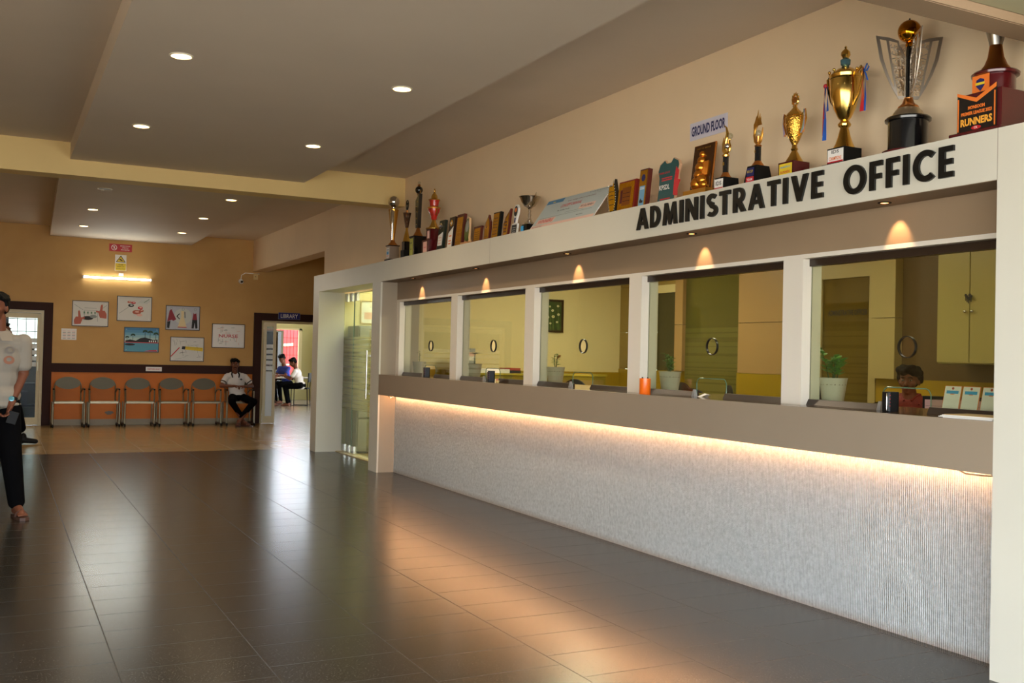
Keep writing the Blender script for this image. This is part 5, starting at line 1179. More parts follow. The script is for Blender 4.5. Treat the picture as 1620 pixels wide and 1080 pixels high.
def speaker(y, lab, x=4.19):
    t = thing('payment_speaker', lab, 'speaker', (x, y, 1.1568), math.radians(-12), 'black payment speakers on the counter')
    q = MB().poly([(-.036+.010, -.032), (.036-.010, -.032), (.036, -.022), (.036, .022), (.026, .032), (-.026, .032), (-.036, .022), (-.036, -.022)], 0, .105)
    q.build('body', mat('speaker_black', '#0d0d0e', .45, spec=.3), t, bevel=.004)
    MB().tube([(-.0375, -.020, .008), (-.039, -.022, .03), (-.039, -.022, .085), (-.0375, -.018, .098)], .0022, 6).build('light_strip', m_silver, t)
    for k in range(4): MB().box(-.028+.0, -.024, -.0335, -.032, .03+.018*k, .034+.018*k).build('red_light', m_red, t)
speaker(10.21, 'small black payment speaker at the farthest window'); speaker(8.60, 'small black payment speaker beside the yellow dish at the second window'); speaker(3.79, 'small black payment speaker in front of the clerk in red')
t = thing('orange_cup', 'bright orange cylindrical holder on the counter in front of a cream pier', 'holder', (4.10, 5.91, 1.1568))
MB().lathe([(.039, 0), (.040, .002), (.040, .112), (.037, .112), (.037, .004), (1e-4, .004)], 32).build('cup', mat('bright_orange', '#ee6a12', .3, coat=.3), t)
MB().box(-.003, .003, .03, .038, .108, .12).box(-.003, .003, -.036, -.028, .108, .12).build('clip', m_bkm, t)
t = thing('yellow_dish', 'small yellow dish beside the black speaker at the second farthest window', 'dish', (4.13, 8.33, 1.1568))
MB().lathe([(.012, 0), (.02, .022), (.018, .022), (.008, .003), (1e-4, .003)], 16).build('bowl', mat('dish_yellow', '#e8cf8a', .4), t); MB().ball(.008, (0, .012, .026), 6).build('red_bit', m_red, t)
t = thing('crumpled_paper', 'small crumpled white paper in the slot right of the glass clip', 'paper', (4.30, 5.49, 1.1568))
MB().add([(-.03, .04, 0), (.02, .05, .003), (.03, -.03, .012), (-.02, -.05, .018), (0, 0, .024), (.03, .01, 0), (-.03, 0, .0)], [(0, 1, 4), (1, 5, 4), (5, 2, 4), (2, 3, 4), (3, 6, 4), (6, 0, 4), (0, 6, 3, 2, 5, 1)]).build('sheet', m_wh, t)
for y, lab in ((3.55, 'leftmost of three standing payment cards at the nearest window'), (3.44, 'middle one of three standing payment cards at the nearest window'), (3.325, 'payment card cut off by the white column, third of three')):
    t = thing('payment_card', lab, 'card', (4.345, y, 1.1568), 0, 'payment cards at the nearest window')
    TT = Matrix.Rotation(.22, 4, 'Y') @ PLT
    MB().poly(rect(-.051, .051, .01, .150), -.002, .001, T=TT).build('orange_border', m_or, t)
    q = MB().m(m_wh).poly(rect(-.048, .048, .013, .147), .001, .002, T=TT).m(m_cyan).poly(rect(-.036, .036, .108, .124), .002, .0026, T=TT).m(mat('badge_brick', '#b5452f', .5)).poly(ell(0, .136, .007, .007, 16), .002, .0026, T=TT).m(m_or).poly(rect(-.012, .012, .104, .108), .002, .0026, T=TT)
    q.m(m_wh); text_mb(q, 'SCAN AND PAY', TT, .006, .06, z=.0028) if False else None
    q.build('card_face', m_wh, t)
    MB().box(-.01, .05, -.045, .045, 0, .008).build('card_foot', m_acr, t)
t = thing('newspapers', 'short stack of folded newspapers beside the near column', 'newspapers', (4.125, 3.20, 1.1568))
for k in range(4):
    MB().box(-.085, .09, -.14, .165-.012*k, .003+.004*k, .0065+.004*k, T=Matrix.Rotation(.03*(k-1.5), 4, 'Z')).build('newspaper', [m_wh, m_paper, m_wh, mat('newsprint_tan', '#a8864c', .6)][k], t)
MB().box(-.08, .085, -.13, .14, 0, .003).build('lowest_sheet', m_wh, t)

# ------------------------------------------------------------------ steel waiting chairs
def wait_chair(x, lab):
    t = thing('waiting_chair', lab, 'chair', (x, 19.12, 0), 0, 'steel waiting chairs along the orange wall')
    for s in (-1, 1):
        MB().tube([(s*.25, -.20, .045), (s*.25, -.20, .43)], .017, 10).build('front_leg', m_steel, t)
        MB().tube([(s*.25, .18, .045), (s*.25, .17, .43)], .015, 10).build('rear_leg', m_steel, t)
        MB().tube([(s*.25, -.24, .04), (s*.25, .24, .04)], .018, 8).build('foot_bar', mat('dark_foot', '#2a2622', .5), t)
        for y in (-.24, .24): MB().lathe([(.022, -.014), (.028, -.006), (.028, .006), (.022, .014)], 14, T=Matrix.Translation((s*.25, y, .028)) @ Matrix.Rotation(PI/2, 4, 'Y')).build('castor', m_bkm, t)
        MB().tube([(s*.24, -.17, .43), (s*.245, -.17, .60), (s*.245, -.15, .655), (s*.24, -.08, .67), (s*.235, .10, .66), (s*.21, .19, .60)], .014, 8).build('armrest', m_steel, t)
        MB().ball(.017, (s*.245, -.155, .66), 8).build('arm_cap', m_bkm, t)
    MB().tube([(-.21, .17, .43), (-.215, .20, .62)]+[(-.215*math.cos(a), .22, .70+.155*math.sin(a)) for a in [PI*i/14 for i in range(15)]]+[(.215, .20, .62), (.21, .17, .43)], .012, 8).build('back_frame', m_steel, t)
    q = MB().poly(ell(0, 0, .205, .105, 36), -.006, .006, T=Matrix.Translation((0, .20, .755)) @ Matrix.Rotation(PI/2, 4, 'X'))
    q.build('backrest', mat('perforated_steel', '#5c5442', .5, .6), t)
    q = MB()
    q.add([(-.23, -.21, .445), (.23, -.21, .445), (.23, -.19, .46), (-.23, -.19, .46), (.23, .17, .44), (-.23, .17, .44), (-.23, -.21, .415), (.23, -.21, .415), (.23, .17, .425), (-.23, .17, .425)], [(0, 1, 2, 3), (3, 2, 4, 5), (6, 7, 1, 0), (9, 8, 7, 6), (5, 4, 8, 9), (0, 3, 5, 9, 6), (1, 7, 8, 4, 2)])
    q.build('seat', m_steel, t)
    return t
for x, lb_ in ((1.124, 'empty steel waiting chair nearest the left glass door'), (1.694, 'empty steel waiting chair in front of the scraped wall patch, second from left'), (2.285, 'empty steel waiting chair, third from the left door'),
               (2.87, 'empty steel waiting chair, fourth from left, below the VISITORS ONLY label'), (3.45, 'empty steel waiting chair directly beside the seated person'), (4.055, 'steel waiting chair with the person in a white polo shirt on it')):
    wait_chair(x, lb_)
# ------------------------------------------------------------------ people
def blob(name, prims, voxel, m, parent, smooth=4, keep=None):
    """one continuous surface grown round tapered limbs ('c', p1, r1, p2, r2) and ellipsoids ('e', centre, radii, matrix)"""
    q = MB()
    for p in prims:
        if p[0] == 'c':
            a, b = Vector(p[1]), Vector(p[3]); d = b-a; L = d.length
            if L < 1e-6: continue
            R_ = d.to_track_quat('Z', 'Y').to_matrix().to_4x4(); T = Matrix.Translation(a) @ R_
            ra, rb = p[2], p[4]; n = 5; P = []
            for i in range(n+1): t_ = PI/2*i/n; P.append((max(1e-5, ra*math.sin(t_)), -ra*math.cos(t_)))
            for i in range(1, n+1): t_ = PI/2*i/n; P.append((max(1e-5, rb*math.cos(t_)), L+rb*math.sin(t_)))
            q.lathe(P, 12, T)
        else:
            c, r = Vector(p[1]), p[2]; Rm = p[3] if len(p) > 3 else Matrix.Identity(4)
            T = Matrix.Translation(c) @ Rm @ Matrix.Diagonal((r[0], r[1], r[2], 1))
            q.ball(1, (0, 0, 0), 10, T)
    o = q.build('tmp', m)
    for p in o.data.polygons: p.use_smooth = True
    md = o.modifiers.new('r', 'REMESH'); md.mode = 'VOXEL'; md.voxel_size = voxel; md.use_smooth_shade = True
    s_ = o.modifiers.new('s', 'SMOOTH'); s_.factor = .5; s_.iterations = smooth
    dg = bpy.context.evaluated_depsgraph_get(); dg.update()
    me = bpy.data.meshes.new_from_object(o.evaluated_get(dg)); me.name = name
    old = o.data; bpy.data.objects.remove(o); bpy.data.meshes.remove(old)
    me.materials.clear(); me.materials.append(m)
    r = bpy.data.objects.new(name, me); C.objects.link(r)
    if parent: r.parent = parent
    return r
m_lip = mat('lip_brown', '#7a4038', .5); m_eye = mat('eye_white', '#8f857a', .5, spec=.2); m_iris = mat('iris_dark', '#150d08', .2)
def head(M_, s=1.0):
    def P(x, y, z): return M_ @ Vector((x*s, y*s, z*s))
    R_ = M_.to_3x3().normalized().to_4x4()
    def E(x, y, z, a, b, c): return ('e', P(x, y, z), (a*s, b*s, c*s), R_)
    pr = [E(0, .012, .03, .074, .092, .086), E(0, -.03, -.045, .054, .058, .066), E(0, -.052, -.088, .030, .026, .022), E(0, -.02, 0, .066, .066, .07),
          ('c', P(0, -.084, .012), .009*s, P(0, -.104, -.026), .0135*s), E(.012, -.094, -.03, .009, .009, .008), E(-.012, -.094, -.03, .009, .009, .008),
          E(0, -.080, -.058, .026, .012, .009), E(0, -.078, -.068, .022, .011, .008), E(0, -.078, .034, .052, .014, .011),
          E(.078, .012, -.008, .010, .019, .031), E(-.078, .012, -.008, .010, .019, .031), E(.045, -.055, -.02, .022, .024, .022), E(-.045, -.055, -.02, .022, .024, .022)]
    return pr
def face_parts(t, M_, s=1.0, moustache=False, eyes=True):
    R_ = M_.to_3x3().normalized().to_4x4()
    def TT(x, y, z): return Matrix.Translation(M_ @ Vector((x*s, y*s, z*s))) @ R_ @ Matrix.Scale(s, 4)
    for sx_ in (-1, 1):
        e = MB().ball(1, (0, 0, 0), 8, TT(sx_*.029, -.074, .008) @ Matrix.Diagonal((.0145, .010, .0075, 1))).build('eye', m_eye, t)
        MB().ball(1, (0, 0, 0), 7, TT(sx_*.029, -.0815, .008) @ Matrix.Diagonal((.0062, .004, .0062, 1))).build('iris', m_iris, e)
        MB().tube([TT(sx_*.012, -.094, .030).translation, TT(sx_*.030, -.092, .036).translation, TT(sx_*.048, -.080, .030).translation], [.003*s, .0045*s, .002*s], 6).build('eyebrow', m_hair, t)
    MB().tube([TT(-.020, -.086, -.062).translation, TT(0, -.0935, -.060).translation, TT(.020, -.086, -.062).translation], [.002*s, .0042*s, .002*s], 6).build('lips', m_lip, t)
    if moustache: MB().tube([TT(-.028, -.080, -.055).translation, TT(-.012, -.094, -.046).translation, TT(.012, -.094, -.046).translation, TT(.028, -.080, -.055).translation], [.002*s, .0065*s, .0065*s, .002*s], 6).build('moustache', m_hair, t)
def hair(t, M_, s=1.0, kind='short', voxel=.007):
    def P(x, y, z): return M_ @ Vector((x*s, y*s, z*s))
    R_ = M_.to_3x3().normalized().to_4x4()
    def E(x, y, z, a, b, c): return ('e', P(x, y, z), (a*s, b*s, c*s), R_)
    pr = [E(0, .030, .062, .083, .088, .075), E(0, .062, .01, .072, .058, .07)]
    r = random.Random(4)
    if kind in ('short', 'full', 'wavy'):
        k_ = {'short': .012, 'full': .02, 'wavy': .029}[kind]
        for i in range(26):
            a = 2*PI*i/13; rr = .055+.018*(i % 2); pr.append(E(rr*math.cos(a)*1.05, .012+rr*math.sin(a)*1.1, .098+r.uniform(-.02, .014)-(.0 if rr < .06 else .012), k_+.006, k_+.006, k_+.004))
        for sx_ in (-1, 1): pr += [E(sx_*.073, .02, .035, .012, .03, .035), E(sx_*.076, .004, .022, .008, .010, .026)]
        for i in range(6): pr.append(E(-.05+.02*i, -.058+.004*abs(i-2.5), .092, .018, .018, .016))
    if kind == 'wavy':
        for i in range(14): a = PI*i/13; pr.append(E(.088*math.cos(a), .03+.07*math.sin(a), .01+.02*(i % 2), .02, .022, .03))
    if kind == 'bun': pr += [E(0, .115, .02, .04, .035, .04), E(0, -.02, .085, .066, .06, .04), E(.066, .0, .03, .018, .05, .05), E(-.066, .0, .03, .018, .05, .05)]
    return blob('hair', pr, voxel, m_hair, t, 2)
def hand(wrist, d, palm, side, curl=.5, s=1.0, thumb=.6):
    """wrist point, direction of the fingers, palm normal, side (+1 thumb towards palm x d)"""
    d = Vector(d).normalized(); n = Vector(palm); n = (n-d*n.dot(d)).normalized(); x = n.cross(d).normalized()*side; w0 = Vector(wrist)
    R_ = Matrix((x, n, d)).transposed().to_4x4()
    pr = [('e', w0+d*.048*s, (.040*s, .016*s, .050*s), R_), ('c', w0-d*.01*s, .026*s, w0+d*.03*s, .024*s)]
    for i, (o, L) in enumerate(((.029, .070), (.010, .078), (-.010, .073), (-.028, .058))):
        b = w0+d*.088*s+x*o*s; c = curl*(1+.12*i); p = b; a = .2*c
        for k, f in enumerate((.45, .31, .24)):
            a += c*(.55+.1*k); q_ = p+(d*math.cos(a)+n*math.sin(a))*L*f*s
            pr.append(('c', p, (.0092-.0008*k)*s, q_, (.0086-.0010*k)*s)); p = q_
    b = w0+d*.028*s+x*.030*s; m1 = b+(x*.75+d*.55+n*.35).normalized()*.038*s; m2 = m1+(x*(.35-.6*thumb)+d*.8+n*.4*thumb).normalized()*.030*s
    pr += [('c', b, .013*s, m1, .0105*s), ('c', m1, .0100*s, m2, .0085*s)]
    return pr
def torso(hip, chest, neck, sw, yaw=0, s=1.0, g=0):
    """pelvis, ribs and shoulders; yaw = facing, 0 faces -Y"""
    Rz = Matrix.Rotation(yaw, 4, 'Z'); X = (Rz @ Vector((1, 0, 0, 0))).to_3d()
    hip, chest, neck = Vector(hip), Vector(chest), Vector(neck); mid = hip.lerp(chest, .5)
    return [('e', hip, ((.155+g)*s, (.115+g)*s, (.12)*s), Rz), ('e', mid, ((.145+g)*s, (.105+g)*s, .16*s), Rz), ('e', chest, ((.165+g)*s, (.115+g)*s, .17*s), Rz),
            ('c', chest+X*(sw*.85)+(neck-chest)*.62, (.052+g)*s, chest-X*(sw*.85)+(neck-chest)*.62, (.052+g)*s), ('c', chest+X*.06+(neck-chest)*.7, (.06+g)*s, chest-X*.06+(neck-chest)*.7, (.06+g)*s)]
def P4(x, y, z, yaw=0, pitch=0, roll=0): return Matrix.Translation((x, y, z)) @ Matrix.Rotation(yaw, 4, 'Z') @ Matrix.Rotation(pitch, 4, 'X') @ Matrix.Rotation(roll, 4, 'Y')

m_shirt = mat('pale_grey_shirt', '#8c8478', .9, noise=.04, nscale=6, spec=.1); m_trk = mat('black_trousers', '#070708', .95, spec=.05); m_polo = mat('white_polo', '#cfc9c2', .9, spec=.1)
m_sandal = mat('brown_sandal', '#4a3027', .5)
def sandal(t, heel, d, L=.27, name='sandal'):
    heel = Vector(heel); d = Vector((d[0], d[1], 0)).normalized(); n = Vector((-d.y, d.x, 0))
    T = Matrix(((d.x, n.x, 0, heel.x), (d.y, n.y, 0, heel.y), (0, 0, 1, heel.z), (0, 0, 0, 1)))
    sole = [(-.02, -.028), (.06, -.034), (.16, -.046), (.24, -.036), (.262, 0), (.24, .036), (.16, .046), (.06, .034), (-.02, .028)]
    MB().poly(sole, 0, .022, T=T).build(name, m_sandal, t)
    MB().tube([T @ Vector((.15, -.045, .02)), T @ Vector((.15, -.035, .05)), T @ Vector((.15, 0, .072)), T @ Vector((.15, .035, .05)), T @ Vector((.15, .045, .02))], .009, 6).tube([T @ Vector((.20, -.0, .026)), T @ Vector((.15, .0, .07)), T @ Vector((.07, 0, .085))], .007, 6).build('strap', m_sandal, t)
def foot(ank, d, up=0.022):
    a = Vector(ank); d = Vector((d[0], d[1], 0)).normalized(); n = Vector((-d.y, d.x, 0)); g = up
    pr = [('c', a, .040, a-d*.025+Vector((0, 0, g+.035-a.z)), .034), ('c', a+Vector((0, 0, -.02)), .038, Vector((a.x, a.y, g+.028))+d*.11, .030), ('c', Vector((a.x, a.y, g+.028))-d*.03, .030, Vector((a.x, a.y, g+.022))+d*.13, .024)]
    for k, o in enumerate((-.030, -.014, 0, .013, .026)):
        pr.append(('c', Vector((a.x, a.y, g+.016))+d*.13+n*o, .012, Vector((a.x, a.y, g+.013))+d*(.165+.012*(1-abs(k-1)*.4))+n*o*1.15, .010))
    return pr

# man walking in at the left edge of the hall
t = thing('person', 'person in pale short-sleeved shirt and black trousers walking in at the left', 'person', (0.0, 9.15, 0))
MH = P4(-.015, -.03, 1.70, yaw=math.radians(-28))
body = head(MH)+[('c', (0, 0, 1.62), .056, (0, .01, 1.50), .062)]+torso((0, .02, .98), (0, 0, 1.28), (0, .01, 1.52), .175)
body += [('c', (.185, .0, 1.42), .052, (.195, .03, 1.17), .043), ('c', (.195, .03, 1.17), .041, (.115, -.09, .935), .027)]
body += hand((.110, -.10, .925), (-.28, -.25, -1), (-.7, -.25, 0), 1, curl=.9)
body += [('c', (-.185, .0, 1.42), .052, (-.21, .05, 1.15), .043), ('c', (-.21, .05, 1.15), .041, (-.20, -.08, .93), .027)]
body += hand((-.20, -.085, .92), (0, -.2, -1), (.8, -.1, 0), 1, curl=.5)
body += [('c', (.085, .01, .93), .080, (.12, -.05, .52), .055), ('c', (.12, -.05, .52), .052, (.175, -.02, .11), .036), ('c', (-.085, .01, .93), .080, (-.11, .10, .52), .055), ('c', (-.11, .10, .52), .052, (-.12, .32, .14), .036)]
body += foot((.175, -.02, .105), (.28, -1))+foot((-.12, .32, .115), (0, -1))
blob('body', body, .0065, m_skin, t, 3)
hair(t, MH, 1.0, 'short'); face_parts(t, MH, 1.0, True)
sh = [p for p in torso((0, .02, 1.0), (0, 0, 1.28), (0, .01, 1.50), .175, g=.018)]
sh += [('c', (.188, .0, 1.43), .066, (.192, .022, 1.25), .070), ('c', (-.188, .0, 1.43), .066, (-.203, .035, 1.25), .070), ('e', (0, .015, .99), (.185, .145, .12)), ('e', (0, .015, .92), (.188, .147, .05))]
blob('shirt', sh, .008, m_shirt, t, 3)
MB().tube([(.065*math.cos(a), .01+.062*math.sin(a), 1.515+.02*math.sin(a)) for a in [-PI/2+2*PI*i/20 for i in range(21)]], .013, 8).add([(0, -.055, 1.51), (.09, -.035, 1.515), (.11, -.10, 1.44), (.03, -.12, 1.44), (0, -.06, 1.505), (.09, -.04, 1.51), (.11, -.106, 1.435), (.03, -.126, 1.435)], [(0, 1, 2, 3), (7, 6, 5, 4), (0, 3, 7, 4), (1, 5, 6, 2), (3, 2, 6, 7)]).build('collar', m_shirt, t)
q = MB().m(mat('faded_print_grey', '#6f675f', .8)).poly(ell(0, 0, .036, .03, 18), -.03, .003, [ell(.002, 0, .022, .018, 14)], T=faceS(.09, -.125, 1.36)).m(mat('faded_print_brown', '#8a5b45', .8)).poly(ell(0, 0, .040, .034, 18), -.03, .003, [ell(0, .004, .02, .016, 14)], T=faceS(.085, -.127, 1.28))
q.build('shirt_print', m_shirt, t)
blob('trousers', [('e', (0, .02, .97), (.165, .125, .12)), ('c', (.085, .01, .92), .098, (.12, -.05, .52), .086), ('c', (.12, -.05, .52), .084, (.170, -.015, .13), .068), ('c', (-.085, .01, .92), .098, (-.11, .10, .52), .078), ('c', (-.11, .10, .52), .076, (-.12, .31, .17), .062)], .009, m_trk, t, 3)
sandal(t, (.165, .01, 0), (.28, -1)); sandal(t, (-.12, .35, 0), (0, -1))
q = MB().lathe([(.031, -.012), (.033, -.010), (.033, .010), (.031, .012)], 20, T=Matrix.Translation((.125, -.075, .965)) @ Vector((-.55, -.82, -1.6)).to_track_quat('Z', 'Y').to_matrix().to_4x4())
o = q.build('wristwatch', m_bkm, t)
MB().lathe([(.020, 0), (.021, .007), (.016, .009), (1e-4, .009)], 20, T=Matrix.Translation((.112, -.108, .968)) @ Vector((-.05, -1, .35)).to_track_quat('Z', 'Y').to_matrix().to_4x4()).build('watch_face', mat('watch_teal', '#5f9aa6', .2, .3), o)
ph = thing('phone', 'dark phone held low in the hand of the walking person', 'phone', (.10, 9.005, .83))
MB().box(-.012, .062, -.006, .006, -.055, .045, T=Matrix.Rotation(.3, 4, 'Y')).build('case', m_bkm, ph, bevel=.003); MB().box(.035, .052, .0055, .008, .025, .038, T=Matrix.Rotation(.3, 4, 'Y')).build('camera_bump', m_silver, ph)

# second man behind him
t = thing('person', 'person in dark clothes striding behind the walking person, only back, trouser leg and shoe showing', 'person', (.01, 15.8, 0), math.radians(80))
MH = P4(0, -.06, 1.60)
blob('body', head(MH)+[('c', (0, 0, 1.5), .052, (0, .01, 1.40), .058)]+torso((0, .02, .92), (0, 0, 1.2), (0, .01, 1.43), .16)+[('c', (.17, 0, 1.34), .048, (.19, -.02, 1.1), .04), ('c', (.19, -.02, 1.1), .038, (.17, -.16, .92), .026), ('c', (-.17, 0, 1.34), .048, (-.19, .05, 1.1), .04), ('c', (-.19, .05, 1.1), .038, (-.18, -.02, .86), .026)]+hand((.17, -.17, .91), (0, -.3, -1), (-1, 0, 0), 1)+hand((-.18, -.03, .85), (0, -.1, -1), (1, 0, 0), 1), .010, m_skin, t, 3)
hair(t, MH, 1.0, 'short', .010); face_parts(t, MH)
blob('shirt', torso((0, .02, .94), (0, 0, 1.2), (0, .01, 1.41), .16, g=.016)+[('c', (.17, 0, 1.35), .060, (.185, -.01, 1.18), .062), ('c', (-.17, 0, 1.35), .060, (-.185, .03, 1.18), .062)], .012, mat('dark_shirt', '#1d1d22', .8), t)
blob('trousers', [('e', (0, .02, .90), (.155, .12, .11)), ('c', (.08, .01, .86), .092, (.09, -.24, .50), .080), ('c', (.09, -.24, .50), .080, (.09, -.29, .24), .085), ('c', (-.08, .01, .86), .092, (-.09, .08, .50), .075), ('c', (-.09, .08, .50), .072, (-.09, .25, .14), .07)], .012, m_trk, t)
for x_, y_ in ((.09, -.34), (-.09, .25)): blob('shoe', [('c', (x_, y_, .12), .042, (x_, y_+.02, .045), .042), ('c', (x_, y_, .06), .044, (x_, y_-.16, .04), .036)], .010, m_bkm, t)

# man sitting on the last waiting chair
t = thing('person', 'person in white polo shirt with black collar sitting with crossed ankles beside the library door', 'person', (4.0, 19.0, 0))
MH = P4(-.055, -.02, 1.13, yaw=math.radians(-6), roll=0, pitch=math.radians(4))
hp = (.02, .06, .56)
tr = torso(hp, (-.02, .06, .80), (-.045, .03, 1.0), .155, s=.95)
body = head(MH, .92)+[('c', (-.052, -.0, 1.06), .050, (-.045, .03, .96), .056)]+tr
body += [('c', (-.185, .05, .905), .045, (-.295, -.02, .735), .037), ('c', (-.295, -.02, .735), .036, (-.115, -.19, .74), .025), ('c', (.145, .05, .905), .045, (.27, -.01, .735), .037), ('c', (.27, -.01, .735), .036, (.09, -.20, .735), .025)]
body += hand((-.11, -.195, .742), (1, -.25, .0), (0, .2, -1), 1, curl=.9, s=.95)+hand((.085, -.205, .735), (-1, -.2, .05), (0, .3, -1), -1, curl=1.0, s=.95)
body += [('c', (-.08, .0, .50), .078, (-.165, -.36, .455), .055), ('c', (-.165, -.36, .455), .050, (.06, -.26, .12), .034), ('c', (.10, .0, .50), .078, (.235, -.36, .455), .055), ('c', (.235, -.36, .455), .050, (-.0, -.30, .12), .034)]
body += foot((.075, -.25, .10), (.55, -1))+foot((-.02, -.31, .10), (-.35, -1))
blob('body', body, .0065, m_skin, t, 3); hair(t, MH, .92, 'full'); face_parts(t, MH, .92, True)
sh = torso(hp, (-.02, .06, .80), (-.045, .03, .985), .155, s=.95, g=.014)+[('c', (-.185, .05, .91), .056, (-.245, .01, .82), .060), ('c', (.145, .05, .91), .056, (.215, .01, .82), .060)]
blob('polo_shirt', sh, .008, m_polo, t, 3)
blob('collar', [('c', (-.115, -.035, .955), .014, (-.09, .035, 1.01), .016), ('c', (.025, -.035, .955), .014, (.0, .035, 1.01), .016), ('c', (-.115, -.035, .955), .014, (-.10, -.055, .90), .012), ('c', (.025, -.035, .955), .014, (.015, -.055, .90), .012), ('c', (-.09, .035, 1.01), .016, (-.045, .07, 1.02), .016), ('c', (.0, .035, 1.01), .016, (-.045, .07, 1.02), .016)], .007, m_bkm, t, 2)
for p0, p1 in (((-.295, -.03, .805), (-.215, .02, .765)), ((.265, -.03, .805), (.19, .02, .765))):
    c = (Vector(p0)+Vector(p1))/2; dd = Vector((-.055 if p0[0] < 0 else .065, -.04, -.09))
    MB().lathe([(.057, -.008), (.060, -.006), (.060, .006), (.057, .008)], 20, T=Matrix.Translation(((-.252 if p0[0] < 0 else .224), .004, .808)) @ dd.to_track_quat('Z', 'Y').to_matrix().to_4x4()).build('sleeve_trim', m_bkm, t)
MB().m(m_ink).poly(ell(0, 0, .018, .016, 16), -.02, .003, [ell(0, -.003, .009, .008, 12)], T=faceS(.06, -.055, .86)).build('chest_emblem', m_ink, t)
blob('trousers', [('e', (.02, .05, .53), (.16, .13, .085)), ('c', (-.07, .02, .515), .088, (-.165, -.36, .46), .066), ('c', (-.165, -.36, .455), .062, (.035, -.27, .185), .046), ('c', (.10, .02, .515), .088, (.235, -.36, .46), .066), ('c', (.235, -.36, .455), .062, (.03, -.30, .185), .046)], .008, m_trk, t, 3)
sandal(t, (.065, -.23, 0), (.55, -1)); sandal(t, (-.01, -.29, 0), (-.35, -1))

# clerk behind the nearest window
t = thing('person', 'smiling person with wavy black hair, moustache and dark red shirt behind the nearest window', 'person', (6.62, 5.80, 0))
ya = math.radians(-62)
MH = P4(0, 0, 1.275, yaw=ya)
body = head(MH, .98)+[('c', (0, 0, 1.20), .056, (.01, 0, 1.13), .066)]+torso((.05, -.02, .62), (.03, -.01, .94), (.01, 0, 1.165), .185, yaw=ya)
X = Vector((math.cos(ya), math.sin(ya), 0)); F = Vector((math.sin(ya), -math.cos(ya), 0))
for sg_ in (-1, 1):
    s0 = Vector((.025, -.005, 1.06))+X*.195*sg_; e0 = s0+F*.08-Vector((0, 0, .24))+X*.03*sg_; w0 = e0+F*.22+Vector((0, 0, .03))-X*.08*sg_
    body += [('c', s0, .05, e0, .042), ('c', e0, .04, w0, .027)]+hand(w0, F, (0, 0, -1), sg_, curl=.4)
body += [('c', (.06, .05, .56), .08, Vector((.06, .05, .54))+F*.4, .055), ('c', (.06, -.12, .56), .08, Vector((.06, -.12, .54))+F*.4, .055), ('c', Vector((.06, .05, .54))+F*.4, .05, Vector((.06, .05, .10))+F*.42, .035), ('c', Vector((.06, -.12, .54))+F*.4, .05, Vector((.06, -.12, .10))+F*.42, .035)]
blob('body', body, .0075, m_skin, t, 3); hair(t, MH, .98, 'wavy'); face_parts(t, MH, .98, True)
m_rs = mat('dark_red_check_shirt', '#6e2416', .8, noise=.25, nscale=60)
sh = torso((.05, -.02, .62), (.03, -.01, .94), (.01, 0, 1.15), .185, yaw=ya, g=.018)
for sg_ in (-1, 1): s0 = Vector((.025, -.005, 1.06))+X*.195*sg_; sh.append(('c', s0, .062, s0+F*.06-Vector((0, 0, .20))+X*.02*sg_, .058))
blob('shirt', sh, .010, m_rs, t, 3)
q = MB()
for sg_ in (-1, 1):
    a = Vector((.015, 0, 1.165))+X*.072*sg_-F*.0; b = a+F*.085-Vector((0, 0, .045))-X*.045*sg_; c_ = a+F*.075-Vector((0, 0, .075))+X*.015*sg_
    q.tube([Vector((.015, 0, 1.175))-F*.06, a, b], [.012, .016, .008], 6).tube([a, c_], [.014, .008], 6)
q.build('collar', m_rs, t)
MB().ball(.006, tuple(Vector((.03, -.01, 1.06))+F*.135), 6).ball(.006, tuple(Vector((.03, -.01, .98))+F*.138), 6).build('button', m_wh, t)
# women's heads behind the counter
def bent(name_lab, x, y, z, yaw_, pitch_, clothes, hk='bun', ribbon_=False):
    t = thing('person', name_lab, 'person', (x, y, 0))
    MH = P4(0, 0, z, yaw=yaw_, pitch=pitch_)
    F = Vector((math.sin(yaw_), -math.cos(yaw_), 0)); b = -F*.12
    X = Vector((math.cos(yaw_), math.sin(yaw_), 0))
    body = head(MH, .93)+[('c', MH @ Vector((0, .03, -.07)), .048, b+Vector((0, 0, z-.21)), .055)]+torso(b-F*.08+Vector((0, 0, .55)), b-F*.03+Vector((0, 0, z-.40)), b+Vector((0, 0, z-.19)), .14, yaw=yaw_, s=.9)
    for sg_ in (-1, 1):
        s0 = b+Vector((0, 0, z-.28))+X*.15*sg_; e0 = s0+F*.12-Vector((0, 0, .20)); w0 = e0+F*.20-X*.06*sg_
        body += [('c', s0, .042, e0, .036), ('c', e0, .034, w0, .024)]+hand(w0, F, (0, 0, -1), sg_, curl=.4, s=.9)
    blob('body', body, .010, m_skin, t, 3); h_ = hair(t, MH, .93, hk, .009); face_parts(t, MH, .93)
    sh = torso(b-F*.08+Vector((0, 0, .56)), b-F*.03+Vector((0, 0, z-.40)), b+Vector((0, 0, z-.21)), .14, yaw=yaw_, s=.9, g=.014)
    for sg_ in (-1, 1): s0 = b+Vector((0, 0, z-.28))+X*.15*sg_; sh.append(('c', s0, .052, s0+F*.05-Vector((0, 0, .1)), .052))
    blob('blouse', sh, .012, clothes, t, 3)
    if ribbon_: MB().tube([MH @ Vector((-.07, .07, .09)), MH @ Vector((0, .10, .10)), MH @ Vector((.07, .08, .06))], .008, 6).build('hair_ribbon', mat('coral_ribbon', '#c85a48', .5), h_)
    return t
bent('person with tied black hair, head bowed sideways, behind the second farthest window', 5.70, 10.38, 1.19, math.radians(-70), math.radians(22), mat('maroon_blouse', '#5b2a2a', .8))
